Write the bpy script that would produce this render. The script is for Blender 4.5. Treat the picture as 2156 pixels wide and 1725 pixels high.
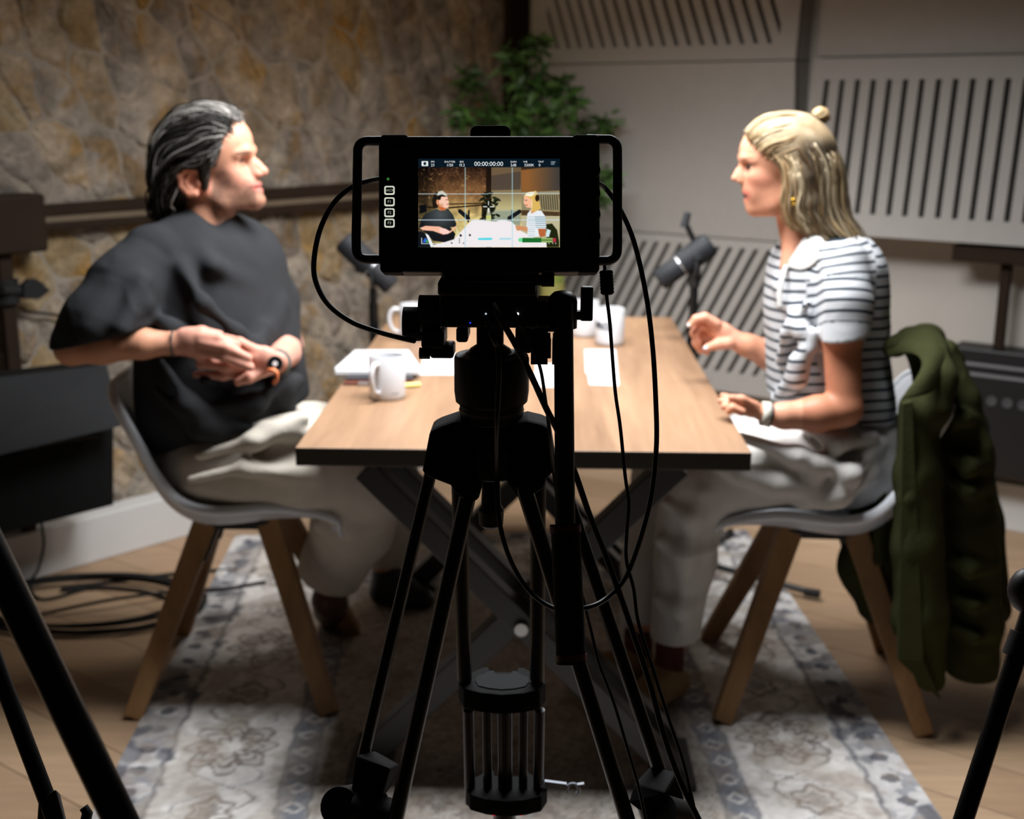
import bpy, bmesh, math, random
import numpy as np
from mathutils import Vector, Matrix, Euler
random.seed(7); RNG = np.random.default_rng(7)
R = math.radians
for o in list(bpy.data.objects): bpy.data.objects.remove(o)
SC = bpy.context.scene; COL = SC.collection

# ------------------------------------------------------------------ camera, light, exposure
FPX, CX, CY, CAMH = 2600.0, 1078.0, 862.5, 1.41
PITCH, YAW, ROLL = math.atan(641.5/FPX), R(1.45), R(0.25)
cd = bpy.data.cameras.new('camera'); cam = bpy.data.objects.new('camera', cd); COL.objects.link(cam)
CAMR = Matrix.Rotation(YAW, 3, 'Z') @ Matrix.Rotation(R(90)-PITCH, 3, 'X') @ Matrix.Rotation(ROLL, 3, 'Z')
CAML = Vector((0, 0, CAMH))
cam.matrix_world = Matrix.Translation(CAML) @ CAMR.to_4x4()
cd.sensor_width = 36.0; cd.lens = 36.0*FPX/2156.0; cd.clip_start = 0.02
cd.dof.use_dof = True; cd.dof.focus_distance = 1.36; cd.dof.aperture_fstop = 4.8
SC.camera = cam
w = bpy.data.worlds.new('World'); SC.world = w; w.use_nodes = True
w.node_tree.nodes['Background'].inputs[0].default_value = (1.0, 0.88, 0.75, 1)
w.node_tree.nodes['Background'].inputs[1].default_value = 0.008
SC.view_settings.view_transform = 'Standard'; SC.view_settings.look = 'None'
SC.view_settings.gamma = 1; SC.view_settings.use_curve_mapping = False
SC.view_settings.exposure = 0.0

def area(name, loc, target, sx, sy, power, col=(1, 1, 1), spread=180):
    l = bpy.data.lights.new(name, 'AREA'); l.shape = 'RECTANGLE'; l.size = sx; l.size_y = sy
    l.energy = power; l.color = col; l.spread = R(spread)
    o = bpy.data.objects.new(name, l); COL.objects.link(o); o.location = loc
    d = Vector(target)-Vector(loc); o.rotation_euler = d.to_track_quat('-Z', 'Y').to_euler()
    return o
# softbox hung low over the near half of the table, the room's one strong light
area('overhead_softbox', (0.04, 2.60, 2.05), (0.04, 2.74, 0.0), 1.15, 0.52, 58, (0.97, 0.98, 1.0), 155)
area('far_fill', (0.05, 3.65, 1.88), (0.05, 3.95, 0.0), 0.8, 0.4, 11, (1.0, 0.97, 0.94), 112)  # unseen fill, added to brighten the lower walls behind the table

# unseen dim warm fill up high, aimed at the stone wall by the corner
area('warm_fill', (-0.5, 3.6, 2.5), (-0.3, 4.7, 1.2), 0.5, 0.5, 3, (1.0, 0.72, 0.45))

# ------------------------------------------------------------------ pixel -> world helpers
def ray(px, py):
    return CAMR @ Vector(((px-CX)/FPX, -(py-CY)/FPX, -1.0))
def P(px, py, Y):                  # point of the line of sight on the upright plane y = Y
    r = ray(px, py); return CAML + r*(Y/r.y)
def G(px, py, z=0.0):              # ... at height z
    r = ray(px, py); return CAML + r*((z-CAMH)/r.z)
def Q(px, py, d):                  # ... at distance d along the axis
    return CAML + ray(px, py)*d
def PL(px, py, p0, n):             # ... on a plane
    r = ray(px, py); return CAML + r*((Vector(p0)-CAML).dot(n)/r.dot(n))
def spx(p):                        # metres per pixel at p
    return -(CAMR.transposed() @ (Vector(p)-CAML)).z/FPX

def lin(c):
    if isinstance(c, str): c = [int(c[i:i+2], 16)/255 for i in (1, 3, 5)]
    return tuple(x/12.92 if x <= 0.04045 else ((x+0.055)/1.055)**2.4 for x in c[:3])

# ------------------------------------------------------------------ materials
def M(name, col, rough=0.6, metal=0.0, var=0.0, scale=10.0, bump=0.0, bscale=None, coat=0.0, sss=0.0,
      attr=None, emit=0.0, stretch=(1, 1, 1), spec=0.5, trans=0.0, detail=4.0):
    m = bpy.data.materials.new(name); m.use_nodes = True
    nt = m.node_tree; b = nt.nodes['Principled BSDF']; L = nt.links.new
    c = lin(col) if col is not None else (0.5, 0.5, 0.5)
    b.inputs['Base Color'].default_value = (*c, 1); b.inputs['Roughness'].default_value = rough
    b.inputs['Metallic'].default_value = metal; b.inputs['Coat Weight'].default_value = coat
    b.inputs['Specular IOR Level'].default_value = spec
    b.inputs['Transmission Weight'].default_value = trans
    if sss: b.inputs['Subsurface Weight'].default_value = sss; b.inputs['Subsurface Radius'].default_value = (0.012, 0.005, 0.003); b.inputs['Subsurface Scale'].default_value = 1.0
    src = None
    if attr:
        a = nt.nodes.new('ShaderNodeAttribute'); a.attribute_name = attr; src = a.outputs['Color']
    if var or bump:
        tc = nt.nodes.new('ShaderNodeTexCoord'); mp = nt.nodes.new('ShaderNodeMapping')
        mp.inputs['Scale'].default_value = stretch; L(tc.outputs['Object'], mp.inputs['Vector'])
    if var:
        n = nt.nodes.new('ShaderNodeTexNoise'); n.inputs['Scale'].default_value = scale; n.inputs['Detail'].default_value = detail
        L(mp.outputs[0], n.inputs['Vector'])
        mr = nt.nodes.new('ShaderNodeMapRange'); mr.inputs[1].default_value = 0.25; mr.inputs[2].default_value = 0.75
        mr.inputs[3].default_value = 1-var; mr.inputs[4].default_value = 1+var; L(n.outputs[0], mr.inputs[0])
        mx = nt.nodes.new('ShaderNodeMix'); mx.data_type = 'RGBA'; mx.blend_type = 'MULTIPLY'; mx.inputs[0].default_value = 1
        if src: L(src, mx.inputs[6])
        else: mx.inputs[6].default_value = (*c, 1)
        L(mr.outputs[0], mx.inputs[7]); src = mx.outputs[2]
    if src: L(src, b.inputs['Base Color'])
    if bump:
        n2 = nt.nodes.new('ShaderNodeTexNoise'); n2.inputs['Scale'].default_value = bscale or scale; n2.inputs['Detail'].default_value = 3
        L(mp.outputs[0], n2.inputs['Vector']); bp = nt.nodes.new('ShaderNodeBump'); bp.inputs['Strength'].default_value = bump
        bp.inputs['Distance'].default_value = 0.01; L(n2.outputs[0], bp.inputs['Height']); L(bp.outputs[0], b.inputs['Normal'])
    if emit:
        b.inputs['Emission Strength'].default_value = emit
        if src: L(src, b.inputs['Emission Color']); b.inputs['Base Color'].default_value = (0, 0, 0, 1); nt.links.remove(b.inputs['Base Color'].links[0])
        else: b.inputs['Emission Color'].default_value = (*c, 1)
    return m

# ------------------------------------------------------------------ object helpers
WO = {}
def link_mesh(name, V, F, mat, parent=None, smooth=None, kind=None, attr=None, bevel=0.0, origin=None, sub=0, solid=0.0):
    V = np.asarray(V, float).reshape(-1, 3)
    if parent is not None: org = Vector(WO[parent.name])
    elif origin is not None: org = Vector(origin)
    else:
        lo, hi = V.min(0), V.max(0); org = Vector(((lo[0]+hi[0])/2, (lo[1]+hi[1])/2, lo[2]))
    me = bpy.data.meshes.new(name); Vl = V-np.array(org)
    me.from_pydata(Vl.tolist(), [], F if isinstance(F, list) else F.tolist())
    me.validate(); me.update()
    if attr is not None:
        a = me.color_attributes.new('Col', 'FLOAT_COLOR', 'POINT')
        c4 = np.ones((len(V), 4), np.float32); c4[:, :3] = attr; a.data.foreach_set('color', c4.ravel())
    if smooth is not None:
        me.shade_smooth()
        if smooth < 180: me.set_sharp_from_angle(angle=R(smooth))
    o = bpy.data.objects.new(name, me); COL.objects.link(o)
    if mat is not None: me.materials.append(mat)
    if parent is not None: o.parent = parent
    else: o.location = org
    WO[o.name] = tuple(org)
    if kind: o['kind'] = kind
    if bevel:
        b = o.modifiers.new('Bevel', 'BEVEL'); b.width = bevel; b.segments = 2; b.limit_method = 'ANGLE'; b.angle_limit = R(40)
    if solid:
        s = o.modifiers.new('Solid', 'SOLIDIFY'); s.thickness = solid; s.offset = 0
    if sub:
        s = o.modifiers.new('Sub', 'SUBSURF'); s.levels = sub; s.render_levels = sub
    return o

def thing(name, label, cat, loc, group=None, rz=0.0):
    o = bpy.data.objects.new(name, None); COL.objects.link(o); o.location = loc; o.empty_display_size = 0.1
    WO[o.name] = tuple(loc); tag(o, label, cat, group); return o
def tag(o, label=None, cat=None, group=None, kind=None):
    if label: o['label'] = label
    if cat: o['category'] = cat
    if group: o['group'] = group
    if kind: o['kind'] = kind
    return o

class MB:
    def __init__(s): s.V = []; s.F = []; s.C = []; s.col = None
    def add(s, V, F):
        n = len(s.V); V = [tuple(v) for v in V]; s.V += V; s.F += [tuple(i+n for i in f) for f in F]
        if s.col is not None: s.C += [s.col]*len(V)
        return s
    def hexa(s, c):     # 8 corners: bottom 4 then top 4
        return s.add(c, [(3, 2, 1, 0), (4, 5, 6, 7), (0, 1, 5, 4), (1, 2, 6, 5), (2, 3, 7, 6), (3, 0, 4, 7)])
    def box(s, c, size, rot=None):
        c = Vector(c); h = Vector(size)/2; rot = rot or Matrix.Identity(3)
        pts = [c + rot @ Vector((x*h.x, y*h.y, z*h.z)) for z in (-1, 1) for x, y in ((-1, -1), (1, -1), (1, 1), (-1, 1))]
        return s.hexa(pts)
    def bar(s, a, b, w, t, up=(0, 0, 1)):    # rectangular bar a->b, w across, t along up
        a, b = Vector(a), Vector(b); d = (b-a).normalized(); x = d.cross(Vector(up)).normalized(); u = x.cross(d)
        w2 = w if isinstance(w, tuple) else (w, w); t2 = t if isinstance(t, tuple) else (t, t)
        pts = [p + x*(i*w2[k]/2) + u*(j*t2[k]/2) for k, p in ((0, a), (1, b)) for i, j in ((-1, -1), (1, -1), (1, 1), (-1, 1))]
        return s.hexa(pts)
    def tube(s, pts, r, n=10, cap=True, closed=False, flat=1.0, up=None):
        pts = [Vector(p) for p in pts]; m = len(pts)
        rs = r if isinstance(r, (list, tuple)) else [r]*m
        T = []
        for i in range(m):
            a = pts[(i-1) % m] if (closed or i > 0) else pts[i]; b = pts[(i+1) % m] if (closed or i < m-1) else pts[i]
            t = (b-a); T.append(t.normalized() if t.length > 1e-9 else Vector((0, 0, 1)))
        ref = Vector(up) if up is not None else (Vector((0, 0, 1)) if abs(T[0].z) < 0.9 else Vector((1, 0, 0)))
        N = (ref - T[0]*ref.dot(T[0])).normalized(); V = []
        for i in range(m):
            N = (N - T[i]*N.dot(T[i])).normalized(); B = T[i].cross(N)
            for k in range(n):
                a = 2*math.pi*k/n; V.append(pts[i] + (N*math.cos(a)*flat + B*math.sin(a))*rs[i])
        F = []
        for i in range(m if closed else m-1):
            j = (i+1) % m
            for k in range(n): F.append((i*n+k, i*n+(k+1) % n, j*n+(k+1) % n, j*n+k))
        if cap and not closed: F.append(tuple(range(n))[::-1]); F.append(tuple((m-1)*n+k for k in range(n)))
        return s.add(V, F)
    def cyl(s, a, b, ra, rb=None, n=20):
        a, b = Vector(a), Vector(b); return s.tube([a, b], [ra, ra if rb is None else rb], n)
    def lathe(s, org, prof, axis=(0, 0, 1), n=28):     # prof: (height, radius)
        org = Vector(org); ax = Vector(axis).normalized()
        return s.tube([org+ax*h for h, r in _sep(prof)], [max(r, 1e-5) for h, r in prof], n)
    def prism(s, poly, d):           # extrude 3-D polygon by vector d
        n = len(poly); d = Vector(d); poly = [Vector(p) for p in poly]
        F = [tuple(range(n))[::-1], tuple(range(n, 2*n))] + [(i, (i+1) % n, n+(i+1) % n, n+i) for i in range(n)]
        return s.add(poly + [p+d for p in poly], F)
    def grid(s, fn, nu, nv, flip=False):
        V = [fn(i/nu, j/nv) for j in range(nv+1) for i in range(nu+1)]
        F = [(j*(nu+1)+i, j*(nu+1)+i+1, (j+1)*(nu+1)+i+1, (j+1)*(nu+1)+i) for j in range(nv) for i in range(nu)]
        if flip: F = [f[::-1] for f in F]
        return s.add(V, F)
    def ball(s, c, r, n=14, sc=(1, 1, 1)):
        c = Vector(c); h = []
        V = [c+Vector((0, 0, -r*sc[2]))]; m = n//2
        for j in range(1, m):
            a = -math.pi/2+math.pi*j/m
            for i in range(n): b = 2*math.pi*i/n; V.append(c+Vector((r*sc[0]*math.cos(a)*math.cos(b), r*sc[1]*math.cos(a)*math.sin(b), r*sc[2]*math.sin(a))))
        V.append(c+Vector((0, 0, r*sc[2]))); F = []
        for i in range(n): F.append((0, 1+(i+1) % n, 1+i)); F.append((len(V)-1, 1+(m-2)*n+i, 1+(m-2)*n+(i+1) % n))
        for j in range(m-2):
            for i in range(n): F.append((1+j*n+i, 1+j*n+(i+1) % n, 1+(j+1)*n+(i+1) % n, 1+(j+1)*n+i))
        return s.add(V, F)
    def build(s, name, mat, parent=None, **k):
        if s.col is not None: k['attr'] = np.array(s.C)
        return link_mesh(name, s.V, s.F, mat, parent, **k)
def _sep(prof):
    out = []; last = None
    for h, r in prof:
        out.append((h, r))
    return out
# a lathe whose profile may double back is built ring by ring about the axis
def lathe(mb, org, prof, axis=(0, 0, 1), n=28, cap=True):
    org = Vector(org); ax = Vector(axis).normalized()
    ref = Vector((1, 0, 0)) if abs(ax.x) < 0.9 else Vector((0, 1, 0)); N = (ref-ax*ref.dot(ax)).normalized(); B = ax.cross(N)
    V = []; F = []; m = len(prof)
    for h, r in prof:
        for k in range(n): a = 2*math.pi*k/n; V.append(org+ax*h+(N*math.cos(a)+B*math.sin(a))*max(r, 1e-5))
    for i in range(m-1):
        for k in range(n): F.append((i*n+k, i*n+(k+1) % n, (i+1)*n+(k+1) % n, (i+1)*n+k))
    if cap: F.append(tuple(range(n))[::-1]); F.append(tuple((m-1)*n+k for k in range(n)))
    mb.add(V, F); return mb
MB.lathe = lambda s, org, prof, axis=(0, 0, 1), n=28, cap=True: lathe(s, org, prof, axis, n, cap)

def spline(pts, n=8):
    pts = [Vector(p) for p in pts]; out = []
    q = [pts[0]*2-pts[1]] + pts + [pts[-1]*2-pts[-2]]
    for i in range(1, len(q)-2):
        a, b, c, d = q[i-1:i+3]
        for k in range(n):
            t = k/n; out.append(0.5*((2*b)+(c-a)*t+(2*a-5*b+4*c-d)*t*t+(3*b-a-3*c+d)*t**3))
    out.append(pts[-1]); return out
def lerp(a, b, t): return a+(b-a)*t
def interp(xs, ts):
    """values ts on a spline -> dense list matching spline(n)"""
    return xs

# ------------------------------------------------------------------ numpy noise
def vnoise(p, seed=0):
    """value noise at points p (...,3) -> 0..1"""
    r = np.random.default_rng(seed); tab = r.random(4096)
    i = np.floor(p).astype(np.int64); f = p-i; f = f*f*(3-2*f); out = 0
    for dx in (0, 1):
        for dy in (0, 1):
            for dz in (0, 1):
                h = ((i[..., 0]+dx)*73856093 ^ (i[..., 1]+dy)*19349663 ^ (i[..., 2]+dz)*83492791) & 4095
                out = out + tab[h]*np.where(dx, f[..., 0], 1-f[..., 0])*np.where(dy, f[..., 1], 1-f[..., 1])*np.where(dz, f[..., 2], 1-f[..., 2])
    return out
def fbm(p, oct=3, seed=0):
    s = 0; a = 0.5; t = 0
    for k in range(oct): s = s + a*vnoise(p*(2**k), seed+k); t += a; a *= 0.5
    return s/t

# ------------------------------------------------------------------ smooth-blended body surfaces (signed distance -> mesh)
class SDF:
    def __init__(s, lo, hi, h):
        s.lo = np.array(lo, float); s.h = h; s.n = np.ceil((np.array(hi)-s.lo)/h).astype(int)+1
        s.f = np.full(s.n, 0.5, np.float32)
    def _box(s, lo, hi):
        a = np.clip(np.floor((np.array(lo)-s.lo)/s.h).astype(int), 0, s.n-1); b = np.clip(np.ceil((np.array(hi)-s.lo)/s.h).astype(int)+1, 1, s.n)
        if np.any(b <= a): return None, None
        ax = [s.lo[i]+s.h*np.arange(a[i], b[i]) for i in range(3)]
        X = np.stack(np.meshgrid(*ax, indexing='ij'), -1); return (slice(a[0], b[0]), slice(a[1], b[1]), slice(a[2], b[2])), X
    def _mix(s, sl, d, k, sub=False):
        a = s.f[sl]; d = d.astype(np.float32)
        if sub: a2 = -a; m = s._smin(a2, d, k); s.f[sl] = -m
        else: s.f[sl] = s._smin(a, d, k)
    @staticmethod
    def _smin(a, b, k):
        if k <= 0: return np.minimum(a, b)
        h = np.maximum(k-np.abs(a-b), 0)/k; return np.minimum(a, b)-h*h*k*0.25
    def cap(s, a, b, ra, rb=None, k=0.02, sub=False, flat=None):
        rb = ra if rb is None else rb; a = np.array(a, float); b = np.array(b, float); m = max(ra, rb)+k+2*s.h
        sl, X = s._box(np.minimum(a, b)-m, np.maximum(a, b)+m)
        if sl is None: return s
        ab = b-a; L2 = max((ab**2).sum(), 1e-12); t = np.clip(((X-a)@ab)/L2, 0, 1); d = X-(a+t[..., None]*ab)
        if flat is not None:      # flatten along direction flat[0] by factor flat[1]
            u = np.array(flat[0], float); u /= np.linalg.norm(u); pr = d@u; d = d+u*(pr*(1/flat[1]-1))[..., None]
        s._mix(sl, np.sqrt((d**2).sum(-1))-(ra+(rb-ra)*t), k, sub); return s
    def chain(s, pts, rs, k=0.02, sub=False, flat=None):
        for i in range(len(pts)-1): s.cap(pts[i], pts[i+1], rs[i], rs[i+1], k, sub, flat)
        return s
    def ell(s, c, r, rot=None, k=0.02, sub=False):
        c = np.array(c, float); r = np.array(r, float); m = r.max()+k+2*s.h
        sl, X = s._box(c-m, c+m)
        if sl is None: return s
        d = X-c
        if rot is not None: d = d@np.array(rot)      # columns of rot are the ellipsoid axes
        q = d/r; l = np.sqrt((q**2).sum(-1))+1e-9; g = np.sqrt(((q/r)**2).sum(-1))+1e-9
        s._mix(sl, l*(l-1)/g, k, sub); return s
    def half(s, p, n, k=0.0):          # keep the side the normal n points away from
        sl, X = s._box(s.lo-1, s.lo+s.n*s.h+1); d = (X-np.array(p))@np.array(Vector(n).normalized())
        s.f = -s._smin(-s.f, -d.astype(np.float32), k); return s
    def displace(s, fn):
        sl, X = s._box(s.lo-1, s.lo+s.n*s.h+1); m = np.abs(s.f) < 0.05; s.f[m] += fn(X[m]).astype(np.float32); return s
    def shell(s, other_f): s.f = np.maximum(s.f, -other_f)
    def mesh(s):
        f = s.f; f = np.pad(f, 1, constant_values=0.5); lo = s.lo-s.h
        ins = f < 0; n = np.array(f.shape)
        c = [ins[dx:n[0]-1+dx, dy:n[1]-1+dy, dz:n[2]-1+dz] for dx in (0, 1) for dy in (0, 1) for dz in (0, 1)]
        sm = sum(x.astype(np.int8) for x in c); act = (sm > 0) & (sm < 8); idx = np.full(act.shape, -1, np.int64); idx[act] = np.arange(act.sum())
        I = np.argwhere(act); acc = np.zeros((len(I), 3)); cnt = np.zeros(len(I))
        corners = [(0, 0, 0), (1, 0, 0), (0, 1, 0), (1, 1, 0), (0, 0, 1), (1, 0, 1), (0, 1, 1), (1, 1, 1)]
        fv = {cc: f[I[:, 0]+cc[0], I[:, 1]+cc[1], I[:, 2]+cc[2]] for cc in corners}
        for ax in range(3):
            for cc in corners:
                if cc[ax] == 0:
                    c2 = list(cc); c2[ax] = 1; c2 = tuple(c2); a, b = fv[cc], fv[c2]; m = (a < 0) != (b < 0)
                    t = np.where(m, a/np.where(m, a-b, 1), 0); p = np.tile(np.array(cc, float), (len(I), 1)); p[:, ax] = t
                    acc[m] += p[m]; cnt[m] += 1
        V = (I+acc/cnt[:, None])*s.h+lo; F = []
        for ax in range(3):
            o1, o2 = [(1, 2), (2, 0), (0, 1)][ax]
            sl0 = [slice(1, -1)]*3; sl0[ax] = slice(0, -1); sl1 = list(sl0); sl1[ax] = slice(1, None)
            A = ins[tuple(sl0)]; B = ins[tuple(sl1)]; E = np.argwhere(A != B); off = np.ones(3, int); off[ax] = 0; E = E+off
            if not len(E): continue
            inside = ins[E[:, 0], E[:, 1], E[:, 2]]
            def g(d1, d2):
                e = E.copy(); e[:, o1] -= d1; e[:, o2] -= d2; return idx[e[:, 0], e[:, 1], e[:, 2]]
            q = np.stack([g(0, 0), g(1, 0), g(1, 1), g(0, 1)], 1); q[~inside] = q[~inside][:, ::-1]; F.append(q)
        F = np.concatenate(F); F = F[(F >= 0).all(1)]
        return V, F
    def build(s, name, mat, parent=None, color=None, smooth_it=1, relax=2, **k):
        V, F = s.mesh()
        for _ in range(relax):       # light tangential relaxation
            e = np.concatenate([F[:, [0, 1]], F[:, [1, 2]], F[:, [2, 3]], F[:, [3, 0]]]); sv = np.zeros_like(V); cn = np.zeros(len(V))
            np.add.at(sv, e[:, 0], V[e[:, 1]]); np.add.at(cn, e[:, 0], 1); np.add.at(sv, e[:, 1], V[e[:, 0]]); np.add.at(cn, e[:, 1], 1)
            V = V*0.4+0.6*sv/np.maximum(cn, 1)[:, None]
        F = F[:, ::-1] if False else F
        return link_mesh(name, V, F, mat, parent, smooth=180, attr=None if color is None else color(V), **k)
# ================================================================== materials
m_stone_m = M('mortar', '#908577', 0.95, var=0.25, scale=9, bump=0.8, bscale=30)
def stone_mat(name, c1, c2, c3):
    m = bpy.data.materials.new(name); m.use_nodes = True; nt = m.node_tree; b = nt.nodes['Principled BSDF']; L = nt.links.new
    tc = nt.nodes.new('ShaderNodeTexCoord'); b.inputs['Roughness'].default_value = .92; b.inputs['Specular IOR Level'].default_value = .2
    def noise(s, d, dist=.6):
        n = nt.nodes.new('ShaderNodeTexNoise'); n.inputs['Scale'].default_value = s; n.inputs['Detail'].default_value = d; n.inputs['Distortion'].default_value = dist; L(tc.outputs['Object'], n.inputs['Vector']); return n
    def ramp(n, lo, hi, ca, cb):
        r = nt.nodes.new('ShaderNodeValToRGB'); r.color_ramp.elements[0].position = lo; r.color_ramp.elements[1].position = hi
        r.color_ramp.elements[0].color = ca; r.color_ramp.elements[1].color = cb; L(n.outputs[0], r.inputs[0]); return r
    def mix(f, a, b_, bt='MIX'):
        x = nt.nodes.new('ShaderNodeMix'); x.data_type = 'RGBA'; x.blend_type = bt
        if isinstance(f, float): x.inputs[0].default_value = f
        else: L(f, x.inputs[0])
        L(a, x.inputs[6]); L(b_, x.inputs[7]); return x.outputs[2]
    base = ramp(noise(9, 5), .36, .64, (*lin(c1), 1), (*lin(c2), 1))
    och = ramp(noise(5.5, 3, 1.2), .52, .66, (0, 0, 0, 1), (.8, .8, .8, 1)); oc = nt.nodes.new('ShaderNodeRGB'); oc.outputs[0].default_value = (*lin(c3), 1)
    c = mix(och.outputs[0], base.outputs[0], oc.outputs[0])
    sp = ramp(noise(34, 4), .3, .7, (.74, .74, .74, 1), (1.22, 1.22, 1.22, 1)); c = mix(1.0, c, sp.outputs[0], 'MULTIPLY')
    L(c, b.inputs['Base Color']); bp = nt.nodes.new('ShaderNodeBump'); bp.inputs['Strength'].default_value = 1.0; bp.inputs['Distance'].default_value = .02
    L(noise(20, 4).outputs[0], bp.inputs['Height']); L(bp.outputs[0], b.inputs['Normal']); return m
STONES = [stone_mat('stone_grey', '#7a7268', '#a39788', '#876c48'), stone_mat('stone_beige', '#857560', '#ac9a84', '#957544'), stone_mat('stone_dark', '#6d655c', '#92867a', '#7a6242'), stone_mat('stone_ochre', '#87704e', '#9c8c72', '#957033')]
m_white = M('white_paint', '#cdccca', 0.5, var=0.03, scale=3)
m_wall = M('plaster_grey', '#bdb7af', 0.85, var=0.04, scale=3, bump=0.05, bscale=60)
m_panel = M('panel_felt', '#aba7a2', 0.9, var=0.03, scale=20, bump=0.1, bscale=300)
m_panel_back = M('panel_backing', '#2e2b29', 0.95)
PLANKS = [M('oak_%d' % i, c, 0.55, var=0.13, scale=5, stretch=(1, 9, 1), bump=0.08, bscale=14) for i, c in enumerate(['#a68a6d', '#9d8165', '#ae9275', '#a3866a'])]
m_brown = M('brown_steel', '#2b1f16', 0.7, var=0.15, scale=12, spec=.15)
m_black = M('black_plastic', '#151515', 0.5, var=0.05, scale=30)
m_blackmat = M('black_matt', '#0d0d0d', 0.8)
m_blackmetal = M('black_metal', '#121314', 0.35, metal=0.4)

# ================================================================== the setting
A0, B0 = G(83, 1217), G(451, 1113)
dl = (B0-A0).normalized(); nl = Vector((dl.y, -dl.x, 0))          # into the room
C0 = G(2094, 1108)
rc = ray(1128, 900); rc = Vector((rc.x, rc.y, 0)).normalized()      # corner line of sight on plan
tt = (A0.x*dl.y-A0.y*dl.x)/(rc.x*dl.y-rc.y*dl.x); K0 = rc*tt        # corner (baseboard face)
BO = 0.09                                                          # baseboard ledge depth
dr = (C0-K0); dr.z = 0; dr.normalize(); nr = Vector((dr.y, -dr.x, 0))
if nr.y > 0: nr = -nr
if nl.dot(Vector((1, -1, 0))) < 0: nl = -nl
K = K0 - nl*BO*1.0
WH = 2.75
# floor: slab under single oak planks that run along the right wall
floor = MB().box((0.0, 2.3, -0.035), (7.2, 7.6, 0.03)).build('floor', M('subfloor', '#5d4a3a', 0.8), kind='structure', origin=(0, 2.3, 0))
def clip(poly, a, b, c):          # keep a*x+b*y<=c
    out = []
    for i in range(len(poly)):
        p, q = poly[i], poly[(i+1) % len(poly)]; fp, fq = a*p[0]+b*p[1]-c, a*q[0]+b*q[1]-c
        if fp <= 0: out.append(p)
        if (fp < 0) != (fq < 0) and abs(fp-fq) > 1e-12:
            t = fp/(fp-fq); out.append((p[0]+(q[0]-p[0])*t, p[1]+(q[1]-p[1])*t))
    return out
pu, pv = dr, Vector((-dr.y, dr.x, 0)); PW = 0.185
O2 = Vector((K.x, K.y, 0)); cnt = 0
for row in range(-34, 1):
    v0 = row*PW; off = ((row*0.617) % 1.0)*1.9
    for kk in range(-4, 5):
        u0 = kk*1.9+off-1.0; u1 = u0+1.9
        q = [O2+pu*a+pv*b for a, b in ((u0+.0012, v0+.0012), (u1-.0012, v0+.0012), (u1-.0012, v0+PW-.0012), (u0+.0012, v0+PW-.0012))]
        poly = [(p.x, p.y) for p in q]
        # clip to the room: walls and the strip seen
        poly = clip(poly, -nl.x, -nl.y, -(nl.x*K.x+nl.y*K.y)) or []
        if poly: poly = clip(poly, -nr.x, -nr.y, -(nr.x*K.x+nr.y*K.y))
        for a, b, c in ((1, 0, 2.6), (-1, 0, 2.3), (0, -1, -1.2)):
            if poly: poly = clip(poly, a, b, c)
        if len(poly) < 3: continue
        ar = abs(sum(poly[i][0]*poly[(i+1) % len(poly)][1]-poly[(i+1) % len(poly)][0]*poly[i][1] for i in range(len(poly))))/2
        if ar < 1e-4: continue
        mb = MB().prism([(x, y, -0.02) for x, y in poly], (0, 0, 0.02))
        if sum(poly[i][0]*poly[(i+1) % len(poly)][1]-poly[(i+1) % len(poly)][0]*poly[i][1] for i in range(len(poly))) < 0:
            mb.F = [f[::-1] for f in mb.F]
        mb.build('plank', PLANKS[(row*7+kk*3) % 4], floor); cnt += 1

# left wall: mortar bed, single stones on it
LW = 4.6
def LWp(s, z, off=0.0):           # s metres from the corner towards the left
    p = K - dl*s; return Vector((p.x, p.y, z)) + nl*off
mb = MB(); mb.hexa([LWp(-.15, 0, -.15), LWp(LW, 0, -.15), LWp(LW, 0, 0), LWp(0, 0, 0), LWp(-.15, WH, -.15), LWp(LW, WH, -.15), LWp(LW, WH, 0), LWp(0, WH, 0)])
wall_left = mb.build('wall_left', m_stone_m, kind='structure', origin=LWp(LW/2, 0))
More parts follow.
